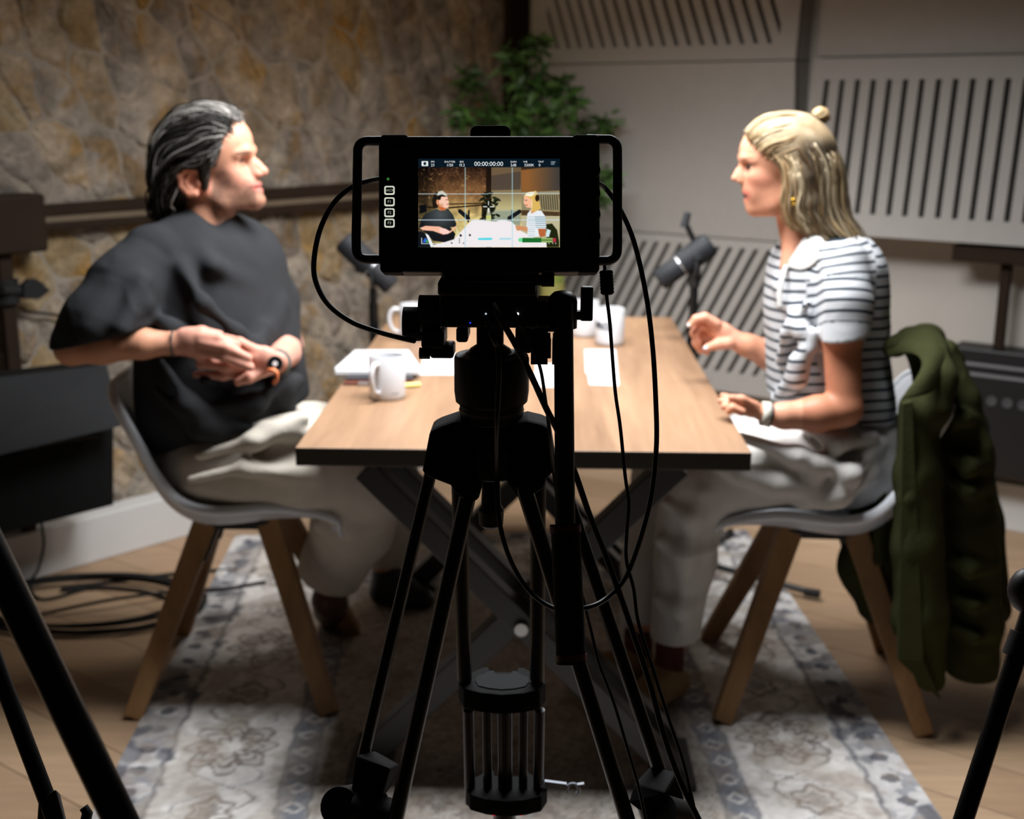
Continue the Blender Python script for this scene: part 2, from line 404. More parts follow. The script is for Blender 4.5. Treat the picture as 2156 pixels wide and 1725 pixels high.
# voronoi crazy paving, cells stretched on the diagonal
def to_st(px, py, off=0.03):
    p = PL(px, py, LWp(0, 0, off), nl); return -(p-K).dot(dl), p.z
smin, smax = 0.02, to_st(-60, 600)[0]+0.45
zmin, zmax = 0.14, 2.15
th = R(60); ax1 = np.array([math.cos(th), math.sin(th)]); ax2 = np.array([-math.sin(th), math.cos(th)]); ST = 1.7
r5 = np.random.default_rng(11); pts = []
tries = 0
while tries < 16000 and len(pts) < 420:
    p = np.array([r5.uniform(smin-.3, smax+.3), r5.uniform(zmin-.3, zmax+.3)]); w_ = np.array([p@ax1/ST, p@ax2])
    rmin = r5.choice([.15, .115, .075])
    if all(((w_-q)**2).sum() > rmin**2 for q in pts): pts.append(w_)
    tries += 1
pts = np.array(pts)
def rail_skip(poly): return False
for i, p in enumerate(pts):
    o = np.argsort(((pts-p)**2).sum(1))[1:14]; cell = [(p[0]+a, p[1]+b) for a, b in ((-.4, -.4), (.4, -.4), (.4, .4), (-.4, .4))]
    for j in o:
        q = pts[j]; n = q-p; c = (q@q-p@p)/2; cell = clip(cell, n[0], n[1], c)
        if not cell: break
    if len(cell) < 3: continue
    c2 = [tuple(np.array(ax1)*a*ST+np.array(ax2)*b) for a, b in cell]
    for a, b, c in ((-1, 0, -smin), (1, 0, smax), (0, -1, -zmin), (0, 1, zmax)):
        if c2: c2 = clip(c2, a, b, c)
    if len(c2) < 3: continue
    c2 = np.array(c2); ar = 0.5*abs(np.dot(c2[:, 0], np.roll(c2[:, 1], -1))-np.dot(c2[:, 1], np.roll(c2[:, 0], -1)))
    if ar < 0.0012: continue
    cen = c2.mean(0); cc = c2
    # chaikin once for softened corners
    nn = []
    for k in range(len(cc)):
        a, b = cc[k], cc[(k+1) % len(cc)]
        if ((a-b)**2).sum() < 1e-5: continue
        pr = np.array([-(b-a)[1], (b-a)[0]]); f1, f2, f3 = r5.uniform(-.07, .07, 3)
        nn.append(a*0.90+b*0.10); nn.append(a*.68+b*.32+pr*f1); nn.append(a*.36+b*.64+pr*f2); nn.append(a*0.10+b*0.90)
    if len(nn) < 4: continue
    cc = np.array(nn); d = cc-cen; L_ = np.sqrt((d**2).sum(1))[:, None]; g = 0.006
    ring0 = cen+d*(1-g/L_); ring1 = cen+d*np.maximum(1-(g+0.014)/L_, .3); ring2 = cen+d*0.5*np.maximum(1-(g+.014)/L_, .3)
    dep = r5.uniform(0.003, 0.013); tx, tz = r5.uniform(-.07, .07, 2)
    rr = [ (ring0, lambda q: 0.0), (ring1, None), (ring2, None)]
    V = []; n = len(cc)
    for ri, ring in enumerate((ring0, ring1, ring2)):
        for q in ring:
            hgt = 0.0 if ri == 0 else dep*(0.85 if ri == 1 else 1.0)+(q-cen)@np.array([tx, tz])+r5.uniform(-.003, .004)
            V.append(LWp(q[0], q[1], max(hgt, 0.002) if ri else 0.0))
    V.append(LWp(cen[0], cen[1], dep+r5.uniform(-.002, .005)))
    F = []
    for ri in (0, 1):
        for k in range(n): F.append((ri*n+k, ri*n+(k+1) % n, (ri+1)*n+(k+1) % n, (ri+1)*n+k))
    for k in range(n): F.append((2*n+k, 2*n+(k+1) % n, 3*n))
    a = Vector(V[0])-Vector(V[3*n]); b = Vector(V[1])-Vector(V[3*n])
    if a.cross(b).dot(nl) < 0: F = [f[::-1] for f in F]
    link_mesh('stone', [tuple(v) for v in V], F, STONES[r5.choice(4, p=[.38, .24, .28, .10])], wall_left, smooth=50)

# right wall and its white baseboards
RWL = 3.6
def RWp(s, z, off=0.0):
    p = K + dr*s; return Vector((p.x, p.y, z)) + nr*off
mb = MB(); mb.hexa([RWp(-.15, 0, 0), RWp(RWL, 0, 0), RWp(RWL, 0, -.15), RWp(-.15, 0, -.15), RWp(-.15, WH, 0), RWp(RWL, WH, 0), RWp(RWL, WH, -.15), RWp(-.15, WH, -.15)])
wall_right = mb.build('wall_right', m_wall, kind='structure', origin=RWp(RWL/2, 0))
mb = MB(); mb.hexa([LWp(0.0, 0, 0), LWp(LW, 0, 0), LWp(LW, 0, BO), LWp(0.09, 0, BO), LWp(0.0, .15, 0), LWp(LW, .15, 0), LWp(LW, .15, BO), LWp(0.09, .15, BO)])
mb.F = [f[::-1] for f in mb.F]
mb.build('baseboard_left', m_white, kind='structure', bevel=.004)
mb = MB(); mb.hexa([RWp(0.0, 0, .03), RWp(RWL, 0, .03), RWp(RWL, 0, 0), RWp(0.0, 0, 0), RWp(0.0, .165, .03), RWp(RWL, .165, .03), RWp(RWL, .165, 0), RWp(0.0, .165, 0)])
mb.build('baseboard_right', m_white, kind='structure', bevel=.004)

# brown double rail on the stone wall
def LPx(px, py, off): return PL(px, py, LWp(0, 0, off), nl)
def rail(y0l, y1l, y0r, y1r, off, xl=-40, xr=1000):
    a, b = LPx(xl, y0l, off), LPx(xl, y1l, off); c, d = LPx(xr, y0r, off), LPx(xr, y1r, off)
    mb = MB(); V = [b, d, d-nl*off*.95, b-nl*off*.95, a, c, c-nl*off*.95, a-nl*off*.95]
    return mb.hexa(V)
# line slope: upper bar top edge (90,436) -> (740,396)
t = thing('wall_rail', 'dark brown double horizontal rail fixed along the stone wall behind the man', 'rail', LPx(300, 470, .05))
rail(443, 466, 368, 390, .06).build('upper_bar', m_brown, t, bevel=.004)
rail(480, 497, 402, 420, .06).build('lower_bar', m_brown, t, bevel=.004)
rail(465, 481, 389, 403, .052).build('highlight_strip', M('rail_highlight', '#6e5f4c', .8, var=.2, scale=10), t)  # paler strip between the bars, a highlight put into its colour
# ================================================================== acoustic panels on the right wall
def RPx(px, py, off=0.0): return PL(px, py, RWp(0, 0, off), nr)
def s_of(px, off=0.0, py=400): return (RPx(px, py, off)-K).dot(dr)
def polyclip(poly, lo_u, hi_u, lo_v, hi_v):
    for a, b, c in ((-1, 0, -lo_u), (1, 0, hi_u), (0, -1, -lo_v), (0, 1, hi_v)):
        poly = clip(poly, a, b, c)
        if len(poly) < 3: return []
    return poly
def panel(label, u0, u1, z0, z1, off0, off1, slots=None, margin=(.07, .07, .07, .07), lean=0.0, pitch=.055, sw=.02, cat='acoustic panel', group=None, m=None):
    """face between u0..u1 along the wall and z0..z1; off0/off1 stand-off at bottom/top"""
    m = m or m_panel
    t = thing('acoustic_panel', label, cat, RWp((u0+u1)/2, z0, (off0+off1)/2), group)
    off = lambda v: lerp(off0, off1, (v-z0)/(z1-z0)); T = .018
    def pt(u, v, d=0.0): return RWp(u, v, off(v)+d)
    def slab(poly, d0, d1, name, mat, **k):
        lo = [pt(a, b, d0) for a, b in poly]; hi = [pt(a, b, d1) for a, b in poly]; n = len(poly)
        F = [tuple(range(n)), tuple(range(n, 2*n))[::-1]]+[(i, (i+1) % n, n+(i+1) % n, n+i)[::-1] for i in range(n)]
        mb = MB().add(lo+hi, F)
        nrm = (Vector(hi[1])-Vector(hi[0])).cross(Vector(hi[2])-Vector(hi[1]))
        if nrm.dot(nr) < 0: pass
        else: mb.F = [f[::-1] for f in mb.F]
        return mb.build(name, mat, t, **k)
    full = [(u0, z0), (u1, z0), (u1, z1), (u0, z1)]
    slab(full, -min(off0, off1)*0+(-.012), -0.004, 'backing', m_panel_back)
    # side body down to the wall
    mb = MB(); V = [RWp(u0, z0, .001), RWp(u1, z0, .001), RWp(u1, z1, .001), RWp(u0, z1, .001), pt(u0, z0, -.013), pt(u1, z0, -.013), pt(u1, z1, -.013), pt(u0, z1, -.013)]
    mb.add(V, [(0, 1, 5, 4), (1, 2, 6, 5), (2, 3, 7, 6), (3, 0, 4, 7)]); mb.F = [f[::-1] for f in mb.F]; mb.build('side_body', m, t)
    if not slots:
        slab(full, -.004, T-.004, 'face_board', m, bevel=.002); return t
    ml, mr, mbm, mt = margin; a0, a1, b0, b1 = u0+ml, u1-mr, z0+mbm, z1-mt
    for poly in ([(u0, z0), (u1, z0), (u1, b0), (u0, b0)], [(u0, b1), (u1, b1), (u1, z1), (u0, z1)], [(u0, b0), (a0, b0), (a0, b1), (u0, b1)], [(a1, b0), (u1, b0), (u1, b1), (a1, b1)]):
        slab(poly, -.004, T-.004, 'border_board', m)
    H_ = b1-b0; sh = lean*H_; k0 = int(-abs(sh)/pitch)-2; k1 = int((a1-a0+abs(sh))/pitch)+2
    for k in range(k0, k1):
        x0 = a0+k*pitch+sw; x1 = a0+(k+1)*pitch
        poly = polyclip([(x0, b0), (x1, b0), (x1+sh, b1), (x0+sh, b1)], a0, a1, b0, b1)
        if poly and len(poly) >= 3:
            ar = abs(sum(poly[i][0]*poly[(i+1) % len(poly)][1]-poly[(i+1) % len(poly)][0]*poly[i][1] for i in range(len(poly))))/2
            if ar > 2e-5: slab(poly, -.004, T-.004, 'slat', m)
    return t
uc0, uc1 = s_of(1135, .08), s_of(1683, .08, 200); ue0 = s_of(1703, .10, 300); ue1 = ue0+1.75
zz = lambda px, py, off: RPx(px, py, off).z
zB1 = zz(1400, 133, .10); zB0 = zz(1450, 497, .05); zC0 = zz(1560, 828, .05)
zE1 = zz(1900, 120, .08); zE0 = zz(1950, 505, .17)
panel('upper grey acoustic panel with slanting slots, top of picture beside the stone wall', uc0, uc1, zB1+.004, zB1+.72, .12, .05, True, (.055, .065, .055, .06), lean=-.42, pitch=.0525, sw=.017)
panel('plain grey wall panel without slots between the two slant-slotted panels', uc0, uc1, zB0+.004, zB1, .05, .12)
panel('low grey acoustic panel with slanting slots behind the right-hand microphone', uc0, uc1+.12, zC0, zB0, .05, .05, True, (.08, .12, .075, .03), lean=.52, pitch=.0525, sw=.019)
panel('grey acoustic panel with upright slots behind the woman in the striped shirt', ue0, ue1, zE0, zE1, .17, .08, True, (.045, .05, .072, .072), lean=0.0, pitch=.0545, sw=.019)
panel('plain grey panel above the upright-slotted panel, top right', ue0, ue1, zE1+.004, zE1+.7, .06, .03)
# upright corner post between stone wall and panels
mb = MB(); mb.hexa([LWp(.02, 0, .0), LWp(.13, 0, .0), LWp(.13, 0, .05), LWp(.02, 0, .05), LWp(.02, WH, .0), LWp(.13, WH, .0), LWp(.13, WH, .05), LWp(.02, WH, .05)])
mb.F = [f[::-1] for f in mb.F]; mb.build('trim_1', m_brown, kind='structure')
def fixn(o):
    bm = bmesh.new(); bm.from_mesh(o.data); bmesh.ops.recalc_face_normals(bm, faces=bm.faces); bm.to_mesh(o.data); bm.free(); return o
# ================================================================== rug
ru = (G(1568, 1121)-G(1973, 1725)); ru.z = 0; ru.normalize()          # along its length, away
rv = Vector((-ru.y, ru.x, 0)); rv = -rv if rv.x < 0 else rv           # to the right
r_right = (G(1829, 1503)).dot(rv); r_left = G(262, 1590).dot(rv); RW_ = r_right-r_left
r_far = G(950, 1128).dot(ru); RL = 2.45
hh = 0.006; nu, nv = int(RW_/hh), int(RL/hh)
U, Vv = np.meshgrid(np.linspace(0, RW_, nu+1), np.linspace(0, RL, nv+1))
def rug_color(U, V):
    e = np.minimum(np.minimum(U, RW_-U), np.minimum(V, RL-V)); side = (np.minimum(U, RW_-U) < np.minimum(V, RL-V))
    along = np.where(side, V, U); p3 = np.stack([U, V, U*0], -1)
    cream = np.array(lin('#e4e0dc')); taupe = np.array(lin('#7c6e66')); slate = np.array(lin('#4a566c')); navy = np.array(lin('#232e44')); grey = np.array(lin('#a09a96'))
    c = np.ones(U.shape+(3,))*cream
    def mix(m, col, a=1.0): m = np.clip(m*a, 0, 1)[..., None]; return c*(1-m)+col*m
    n1 = fbm(p3*14, 3, 1); n2 = fbm(p3*40, 2, 5); n3 = fbm(p3*5, 2, 9); n4 = fbm(p3*90, 1, 3)
    wob = (n2-.5)*.020+(n3-.5)*.018; e = e+wob
    def band(x, a, b, s=.004): return 1/(1+np.exp(-(x-a)/s))*1/(1+np.exp((x-b)/s))
    def ros(cu, cv, period, r0, petals, ph=0):
        a = (along-ph+period/2) % period-period/2; b = e-cv; rr = np.sqrt((a*.85)**2+b**2); t = np.arctan2(b, a)
        rad = r0*(1+.16*np.cos(petals*t)); return rr, rad, t
    # outer slate edge
    m = band(e, -.02, .095); c = mix(m*(.35+.65*(n1 > .5)), slate, .62)
    a = (along % .09)-.045; m2 = band(e, .0, .09)*(np.sqrt(a*a+(e-.05)**2) < .018); c = mix(m2, navy, .75)
    c = mix(band(e, .097, .108, .002), navy, .85)
    # wide cream band with taupe flowers and curling stems
    rr, rad, t = ros(0, .235, .52, .088, 8)
    inb = band(e, .115, .365)
    c = mix(inb*(rr < rad)*.5, taupe, .55)
    for k in (1.0, .72, .45): c = mix(inb*np.exp(-((rr-rad*k)/.0045)**2), taupe*.75, .9)
    c = mix(inb*(rr < rad)*(np.abs(np.sin(4*t)) > .93), taupe*.8, .7)
    c = mix(inb*(rr < .02), cream)
    st = .235+.075*np.sin(along*2*np.pi/.26+.6); c = mix(inb*(rr > rad*1.05)*np.exp(-((e-st)/.0045)**2), taupe, .85)
    st = .235-.085*np.sin(along*2*np.pi/.26+1.4); c = mix(inb*(rr > rad*1.1)*np.exp(-((e-st)/.004)**2), slate*1.2, .55)
    rr2, rad2, t2 = ros(0, .235, .52, .04, 6, .26); c = mix(inb*np.exp(-((rr2-rad2)/.006)**2), taupe, .9); c = mix(inb*(rr2 < rad2*.6), grey, .8)
    # inner slate guard band
    c = mix(band(e, .372, .430), slate, .75); c = mix(band(e, .366, .374, .0015)+band(e, .428, .437, .0015), navy, .7)
    a = (along % .075)-.0375; c = mix(band(e, .378, .424)*(np.abs(a) < .024)*(np.abs(np.abs(a)+np.abs(e-.401)-.02) < .006), cream, .8)
    # field: worn all-over contours
    f = band(e, .44, 9); q = n1*1.0+.35*n2; wv = np.abs(((q*9+n3*2) % 1)-.5)
    c = mix(f*(wv < .14), taupe, .6); c = mix(f*(n3 > .52)*(n2 > .55), slate, .35); c = mix(f*.5, np.array(lin('#8f7f6b')), .85)  # browner field: the shade under the table put into its colour
    # wear
    c = mix(np.clip((n1-.52)*9, 0, 1)*.6, np.array(lin('#b3a79a')), .75)
    c = mix(np.clip((fbm(p3*22, 2, 41)-.58)*10, 0, 1), np.array(lin('#8c7c6c')), .35); c = mix(np.clip((fbm(p3*17+9, 2, 42)-.6)*10, 0, 1)*(e < .12), navy, .6); c = c*(0.86+.28*n4[..., None])
    return c
mb = MB(); off_rug = rv*r_left+ru*(r_far-RL)
VV = np.stack([off_rug.x+rv.x*U+ru.x*Vv, off_rug.y+rv.y*U+ru.y*Vv, np.full(U.shape, .009)+.0006*np.sin(U*900)], -1)
col = rug_color(U, Vv).reshape(-1, 3); VV = VV.reshape(-1, 3)
ii = np.arange((nu+1)*(nv+1)).reshape(nv+1, nu+1); F = np.stack([ii[:-1, :-1], ii[:-1, 1:], ii[1:, 1:], ii[1:, :-1]], -1).reshape(-1, 4)
nb = len(VV); border = np.concatenate([ii[0, :], ii[1:, -1], ii[-1, -2::-1], ii[-2:0:-1, 0]])
low = VV[border].copy(); low[:, 2] = .0005; VV = np.concatenate([VV, low]); col = np.concatenate([col, col[border]]); kb = len(border)
Fs = np.stack([border, np.roll(border, -1), nb+np.roll(np.arange(kb), -1), nb+np.arange(kb)], 1)[:, ::-1]
F = np.concatenate([F, Fs])
rug = link_mesh('rug', VV, F, M('rug_pile', None, 0.97, attr='Col', bump=0.3, bscale=400, spec=.1), attr=col)
tag(rug, 'pale worn rug with slate blue borders and taupe flowers under the table', 'rug')

# ================================================================== table
tfl, tfr, tbr = G(617, 948, .75), G(1580, 948, .75), G(1412, 668, .75)
TX0, TX1, TY0, TY1 = tfl.x, tfr.x, (tfl.y+tfr.y)/2, tbr.y; TXC = (TX0+TX1)/2
def wood(name, c1, c2, ax='Y', rough=.45, sc=1.0):
    m = bpy.data.materials.new(name); m.use_nodes = True; nt = m.node_tree; b = nt.nodes['Principled BSDF']; L = nt.links.new
    tc = nt.nodes.new('ShaderNodeTexCoord'); mp = nt.nodes.new('ShaderNodeMapping')
    s = {'Y': (9, .9, 9), 'X': (.9, 9, 9), 'Z': (9, 9, .9)}[ax]; mp.inputs['Scale'].default_value = tuple(v*sc for v in s)
    n = nt.nodes.new('ShaderNodeTexNoise'); n.inputs['Scale'].default_value = 1.0; n.inputs['Detail'].default_value = 6; n.inputs['Distortion'].default_value = .6
    n3 = nt.nodes.new('ShaderNodeTexNoise'); n3.inputs['Scale'].default_value = 8.0; n3.inputs['Detail'].default_value = 3
    cr = nt.nodes.new('ShaderNodeValToRGB'); cr.color_ramp.elements[0].color = (*lin(c1), 1); cr.color_ramp.elements[0].position = .3
    cr.color_ramp.elements[1].color = (*lin(c2), 1); cr.color_ramp.elements[1].position = .7
    ad = nt.nodes.new('ShaderNodeMath'); ad.operation = 'MULTIPLY_ADD'; ad.inputs[1].default_value = .25
    L(tc.outputs['Object'], mp.inputs[0]); L(mp.outputs[0], n.inputs[0]); L(mp.outputs[0], n3.inputs[0])
    L(n3.outputs[0], ad.inputs[0]); L(n.outputs[0], ad.inputs[2])
    sb = nt.nodes.new('ShaderNodeMath'); sb.operation = 'SUBTRACT'; sb.inputs[1].default_value = .125; L(ad.outputs[0], sb.inputs[0])
    L(sb.outputs[0], cr.inputs[0]); L(cr.outputs[0], b.inputs['Base Color']); b.inputs['Roughness'].default_value = rough
    return m
m_top = wood('tabletop_oak', '#785b43', '#9c7c60', 'Y', .5)
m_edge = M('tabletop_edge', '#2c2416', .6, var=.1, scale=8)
m_leg = M('table_leg_steel', '#2b2a29', .45, var=.05)
t = thing('table', 'oak-topped rectangular table on crossed black steel legs between the two people', 'table', (TXC, (TY0+TY1)/2, 0.009))
mb = MB().box((TXC, (TY0+TY1)/2, .75-.019), (TX1-TX0, TY1-TY0, .038)); o = mb.build('tabletop', m_top, t, bevel=.0025)
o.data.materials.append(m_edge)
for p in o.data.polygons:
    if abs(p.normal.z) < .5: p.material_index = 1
def xframe(y, s=1):
    zt, zb, a, b = .712, .012, .315, .325
    th_ = .058
    MB().bar((TXC-b, y, zb+.03), (TXC+a, y, zt-.01), .058, .05, up=(0, 1, 0)).build('crossed_leg', m_leg, t, bevel=.003)
    for dy in (-.062, .075):
        MB().bar((TXC-a, y+dy, zt-.01), (TXC+b, y+dy, zb+.03), .05, .052, up=(0, 1, 0)).build('crossed_leg', m_leg, t, bevel=.003)
    MB().cyl((TXC, y-.10, .37), (TXC, y+.11, .37), .014, n=12).build('pivot_bolt', M('bolt_steel', '#b9b9b9', .3, metal=.9) if s else bpy.data.materials['bolt_steel'], t, smooth=40)
    MB().box((TXC, y, zt+.003-.004), (.70, .10, .016)).build('mounting_plate', m_leg, t)
    for sx in (-1, 1): MB().box((TXC+sx*b, y, .0185), (.09, .20, .015)).build('foot_pad', m_leg, t)
xframe(2.435); xframe(3.43, 0)

# ================================================================== chairs
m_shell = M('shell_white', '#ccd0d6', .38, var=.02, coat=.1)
m_rim = M('shell_rim_lit', '#e4e8ee', .4, var=.02)  # paler copy of the shell white, the rim's highlight painted in
m_legwood = wood('chair_oak', '#7d5a38', '#a07a50', 'Z', .55, 1.5)
def chair(c, rz, label, seed=0):
    """c: floor centre; rz: direction it faces"""
    fw = Vector((math.cos(rz), math.sin(rz), 0)); sd = Vector((-fw.y, fw.x, 0)); c = Vector((c[0], c[1], .009))
    W = lambda f, s, z: c+fw*f+sd*s+Vector((0, 0, z-.009))
    t = thing('shell_chair', label, 'chair', c, 'white shell chairs at the table')
    cen = [(.265, .435), (.235, .462), (.12, .458), (0, .442), (-.075, .442), (-.14, .478), (-.185, .56), (-.225, .67), (-.248, .755), (-.255, .788)]
    rim = [(.255, .445), (.245, .492), (.13, .527), (0, .522), (-.075, .54), (-.128, .60), (-.172, .68), (-.215, .752), (-.238, .776), (-.252, .786)]
    hw = [.17, .20, .228, .238, .24, .238, .228, .205, .165, .12]
    A = spline([(a, 0, b) for a, b in cen], 5); B = spline([(a, h, b) for (a, b), h in zip(rim, hw)], 5); nv_ = 24; V = []
    for i in range(len(A)):
        for j in range(nv_+1):
            w_ = -1+2*j/nv_; k = abs(w_)**2.2; f = lerp(A[i].x, B[i].x, k); z = lerp(A[i].z, B[i].z, k); s = B[i].y*(w_*.8+.2*math.sin(w_*1.35)/math.sin(1.35))
            V.append(W(f, s, z))
    F = [(i*(nv_+1)+j, i*(nv_+1)+j+1, (i+1)*(nv_+1)+j+1, (i+1)*(nv_+1)+j) for i in range(len(A)-1) for j in range(nv_)]
    o = link_mesh('seat_shell', V, F, m_shell, t, smooth=180, solid=.013)
    o.modifiers['Solid'].offset = -1
    rimpts = [Vector(V[i*(nv_+1)]) for i in range(len(A))]+[Vector(V[(len(A)-1)*(nv_+1)+j]) for j in range(1, nv_)]+[Vector(V[i*(nv_+1)+nv_]) for i in range(len(A)-1, -1, -1)]+[Vector(V[j]) for j in range(nv_-1, 0, -1)]
    nr_ = len(rimpts); cpt = sum(rimpts, Vector())/nr_; Vr = []
    for i, p in enumerate(rimpts):      # rolled lip, leaning outward so that its top catches the light
        tg = (rimpts[(i+1) % nr_]-rimpts[i-1]).normalized(); o_ = p-cpt; o_.z *= .2; o_ = (o_-tg*o_.dot(tg)).normalized(); u_ = tg.cross(o_); u_ = u_ if u_.dot(Vector((0, 0, 1))+fw*.6) > 0 else -u_
        for a_, b_ in ((-.003, .003), (.002, .007), (.010, .004), (.016, -.005), (.0165, -.011), (.012, -.012), (.004, -.004), (-.003, -.004)): Vr.append(p+o_*a_+u_*b_)
    Fr = [(i*8+k, i*8+(k+1) % 8, ((i+1) % nr_)*8+(k+1) % 8, ((i+1) % nr_)*8+k) for i in range(nr_) for k in range(8)]
    fixn(link_mesh('rim', Vr, Fr, m_rim, t, smooth=180))
    for a in (1, -1):
        for b in (1, -1):
            top, bot = W(a*.075, b*.062, .435), W(a*.232, b*.232, .0); onrug = r_left-.02 < bot.dot(rv) < r_right+.02; bot = W(a*.232, b*.232, .0108 if onrug else .001)
            MB().bar(top, bot, (.056, .044), (.042, .038), up=sd).build('leg', m_legwood, t, bevel=.003)
            d = (bot-top)*.22
            MB().bar(top+Vector((0, 0, .002))-fw*a*.026-sd*b*.02, top+d-fw*a*.024-sd*b*.018, .022, .012, up=sd).build('bracket', m_blackmetal, t)
    MB().box(W(0, 0, .428), (.19, .17, .022), Matrix.Rotation(rz, 3, 'Z')).build('mounting_plate', m_blackmetal, t, bevel=.003)
    return t, W
def centre_from(nl_, nr_, depth=.464):
    a, b = G(*nl_), G(*nr_); m = (a+b)/2; d = (b-a).normalized(); return m+Vector((-d.y, d.x, 0))*depth/2, math.atan2(d.y, d.x)
cm, am = centre_from((283, 1512), (693, 1512)); cw, aw = centre_from((1538, 1530), (1925, 1548))
chair_man, WM = chair(cm, am, 'white shell chair with oak legs under the man in the black shirt')
chair_woman, WW = chair(cw, aw+math.pi, 'white shell chair with oak legs under the woman, green jacket on its back')
# ================================================================== things on the table
m_mug = M('glazed_ceramic', '#cdced1', .18, coat=.3)
m_mugin = m_mug
m_print = M('dark_print', '#1d2230', .6)
def mug(px, py, label, hang, text=None, h=.102, r=.042, tdir=None, tz=.055, ts=.018):
    p = G(px, py, .75); t = thing('mug', label, 'mug', p, 'white mugs on the table')
    MB().lathe(p, [(0.001, r*.86), (.0015, r*.93), (.006, r*.985), (.012, r), (h-.002, r), (h, r-.0015), (h-.001, r-.0035), (h-.006, r-.004), (.010, r-.005), (.007, r*.6), (.007, .0001)], n=40, cap=True).build('body', m_mug, t, smooth=40)
    d = Vector((math.cos(hang), math.sin(hang), 0)); z = Vector((0, 0, 1))
    MB().tube(spline([p+d*(r-.003)+z*(h*.84), p+d*(r+.016)+z*(h*.86), p+d*(r+.028)+z*(h*.72), p+d*(r+.029)+z*(h*.5), p+d*(r+.020)+z*(h*.28), p+d*(r-.003)+z*(h*.18)], 6), .0062, 12, flat=1.0).build('handle', m_mug, t, smooth=180)
    if text: wrap_text(text, p, r+.0012, tdir, tz, ts, 'printed_word', m_print, t)
    return t
def text_mesh(txt, size, bold=0.0):
    c = bpy.data.curves.new('t', 'FONT'); c.body = txt; c.size = size; c.align_x = 'CENTER'; c.align_y = 'CENTER'; c.resolution_u = 3; c.offset = bold*size
    o = bpy.data.objects.new('t', c); COL.objects.link(o); dg = bpy.context.evaluated_depsgraph_get(); dg.update()
    me = bpy.data.meshes.new_from_object(o.evaluated_get(dg)); V = [tuple(v.co) for v in me.vertices]; F = [tuple(p.vertices) for p in me.polygons]
    bpy.data.objects.remove(o); bpy.data.meshes.remove(me); return V, F
def wrap_text(txt, base, r, ang, z, size, name, mat, parent):
    V, F = text_mesh(txt, size, .045); W = []
    for x, y, _ in V:
        a = ang+x/r; W.append((base.x+r*math.cos(a), base.y+r*math.sin(a), base.z+z+y))
    link_mesh(name, W, F, mat, parent)
mug(816, 838, 'white mug nearest the camera, with its handle towards it', R(-112), '____', tdir=R(-58), tz=.022, ts=.009)
mug(873, 714, 'white mug beside the left microphone, handle pointing at the man', R(184))
mug(1283, 724, 'white mug with dark printed letters, in front of another mug', R(80), 'PROJ', tdir=R(-122), tz=.056, ts=.026)
mug(1231, 706, 'plain white mug partly hidden behind the lettered mug', R(100))
m_paper = M('paper_white', '#d2d2d5', .7)
def slab(name, pts, z0, z1, mat, parent=None, **k):
    pts = [G(a, b, z1) for a, b in pts]; n = len(pts)
    return MB().prism([(p.x, p.y, z0) for p in pts], (0, 0, z1-z0)).build(name, mat, parent, **k)
def fixn(o):
    bm = bmesh.new(); bm.from_mesh(o.data); bmesh.ops.recalc_face_normals(bm, faces=bm.faces); bm.to_mesh(o.data); bm.free(); return o
# slim phone in a brown case under a white notebook
ph = thing('phone', 'black phone in a brown leather case lying under the white notebook', 'phone', G(800, 800, .7505))
fixn(slab('case', [(728, 795), (868, 795), (873, 806), (722, 806)], .7505, .7575, M('brown_leather', '#5f3326', .5), ph, bevel=.002))
fixn(slab('screen', [(735, 782), (866, 782), (870, 797), (728, 797)], .7575, .7625, M('phone_black', '#1c1c22', .25), ph, bevel=.001))
nb_ = thing('notebook', 'white notebook lying on the table left of the tripod head', 'notebook', G(820, 770, .763))
fixn(slab('cover', [(748, 742), (860, 742), (885, 781), (705, 781)], .763, .764, m_paper, nb_))
fixn(slab('pages', [(748, 743), (860, 743), (884, 780.5), (706, 780.5)], .7641, .7735, M('page_block', '#dcdce0', .8), nb_))
fixn(slab('front_cover', [(748, 737), (860, 737), (887, 776), (704, 776)], .7736, .775, m_paper, nb_))
def sheet(label, pts, z, group=None):
    o = fixn(slab('paper_sheet', pts, z, z+.0006, m_paper)); tag(o, label, 'paper', group); return o
sheet('white paper sheet lying left of the tripod head', [(893, 745), (1005, 745), (1010, 789), (882, 789)], .7502)
sheet('blank white sheet on the right half, farther of an overlapping pair', [(1231, 736), (1296, 736), (1301, 786), (1233, 786)], .7502)
sheet('blank white sheet on the right half, nearer of an overlapping pair', [(1236, 779), (1300, 780), (1304, 812), (1241, 810)], .7509)
sheet('white sheet half hidden behind the pan handle', [(1128, 766), (1184, 766), (1186, 815), (1124, 815)], .7502)
h0, h1 = G(852, 812, .756), G(884, 810, .756)
hl = thing('highlighter', 'yellow highlighter pen lying beside the nearest mug', 'pen', Vector((h0.x, h0.y, .7505)))
MB().tube([h0, h1], .0056, 12).build('barrel', M('yellow_plastic', '#e6e07a', .4), hl, smooth=40)
MB().tube([h0+(h0-h1)*.02, h0+(h0-h1)*1.0, h0+(h0-h1)*1.8], [.0062, .006, .005], 12).build('cap', M('lime_cap', '#cfd86a', .4), hl, smooth=40)
u0, u1 = G(755, 808, .755), G(775, 809, .755)
us = thing('usb_stick', 'small silver stick lying beside the brown phone case', 'usb stick', Vector((u0.x, u0.y, .7505)))
MB().bar(u0, u1, .014, .008).build('body', M('silver', '#b8bcc2', .3, metal=.8), us, bevel=.001)
MB().bar(u1, u1+(u1-u0)*.5, .011, .005).build('plug', M('plug_steel', '#8f939a', .3, metal=.9), us)
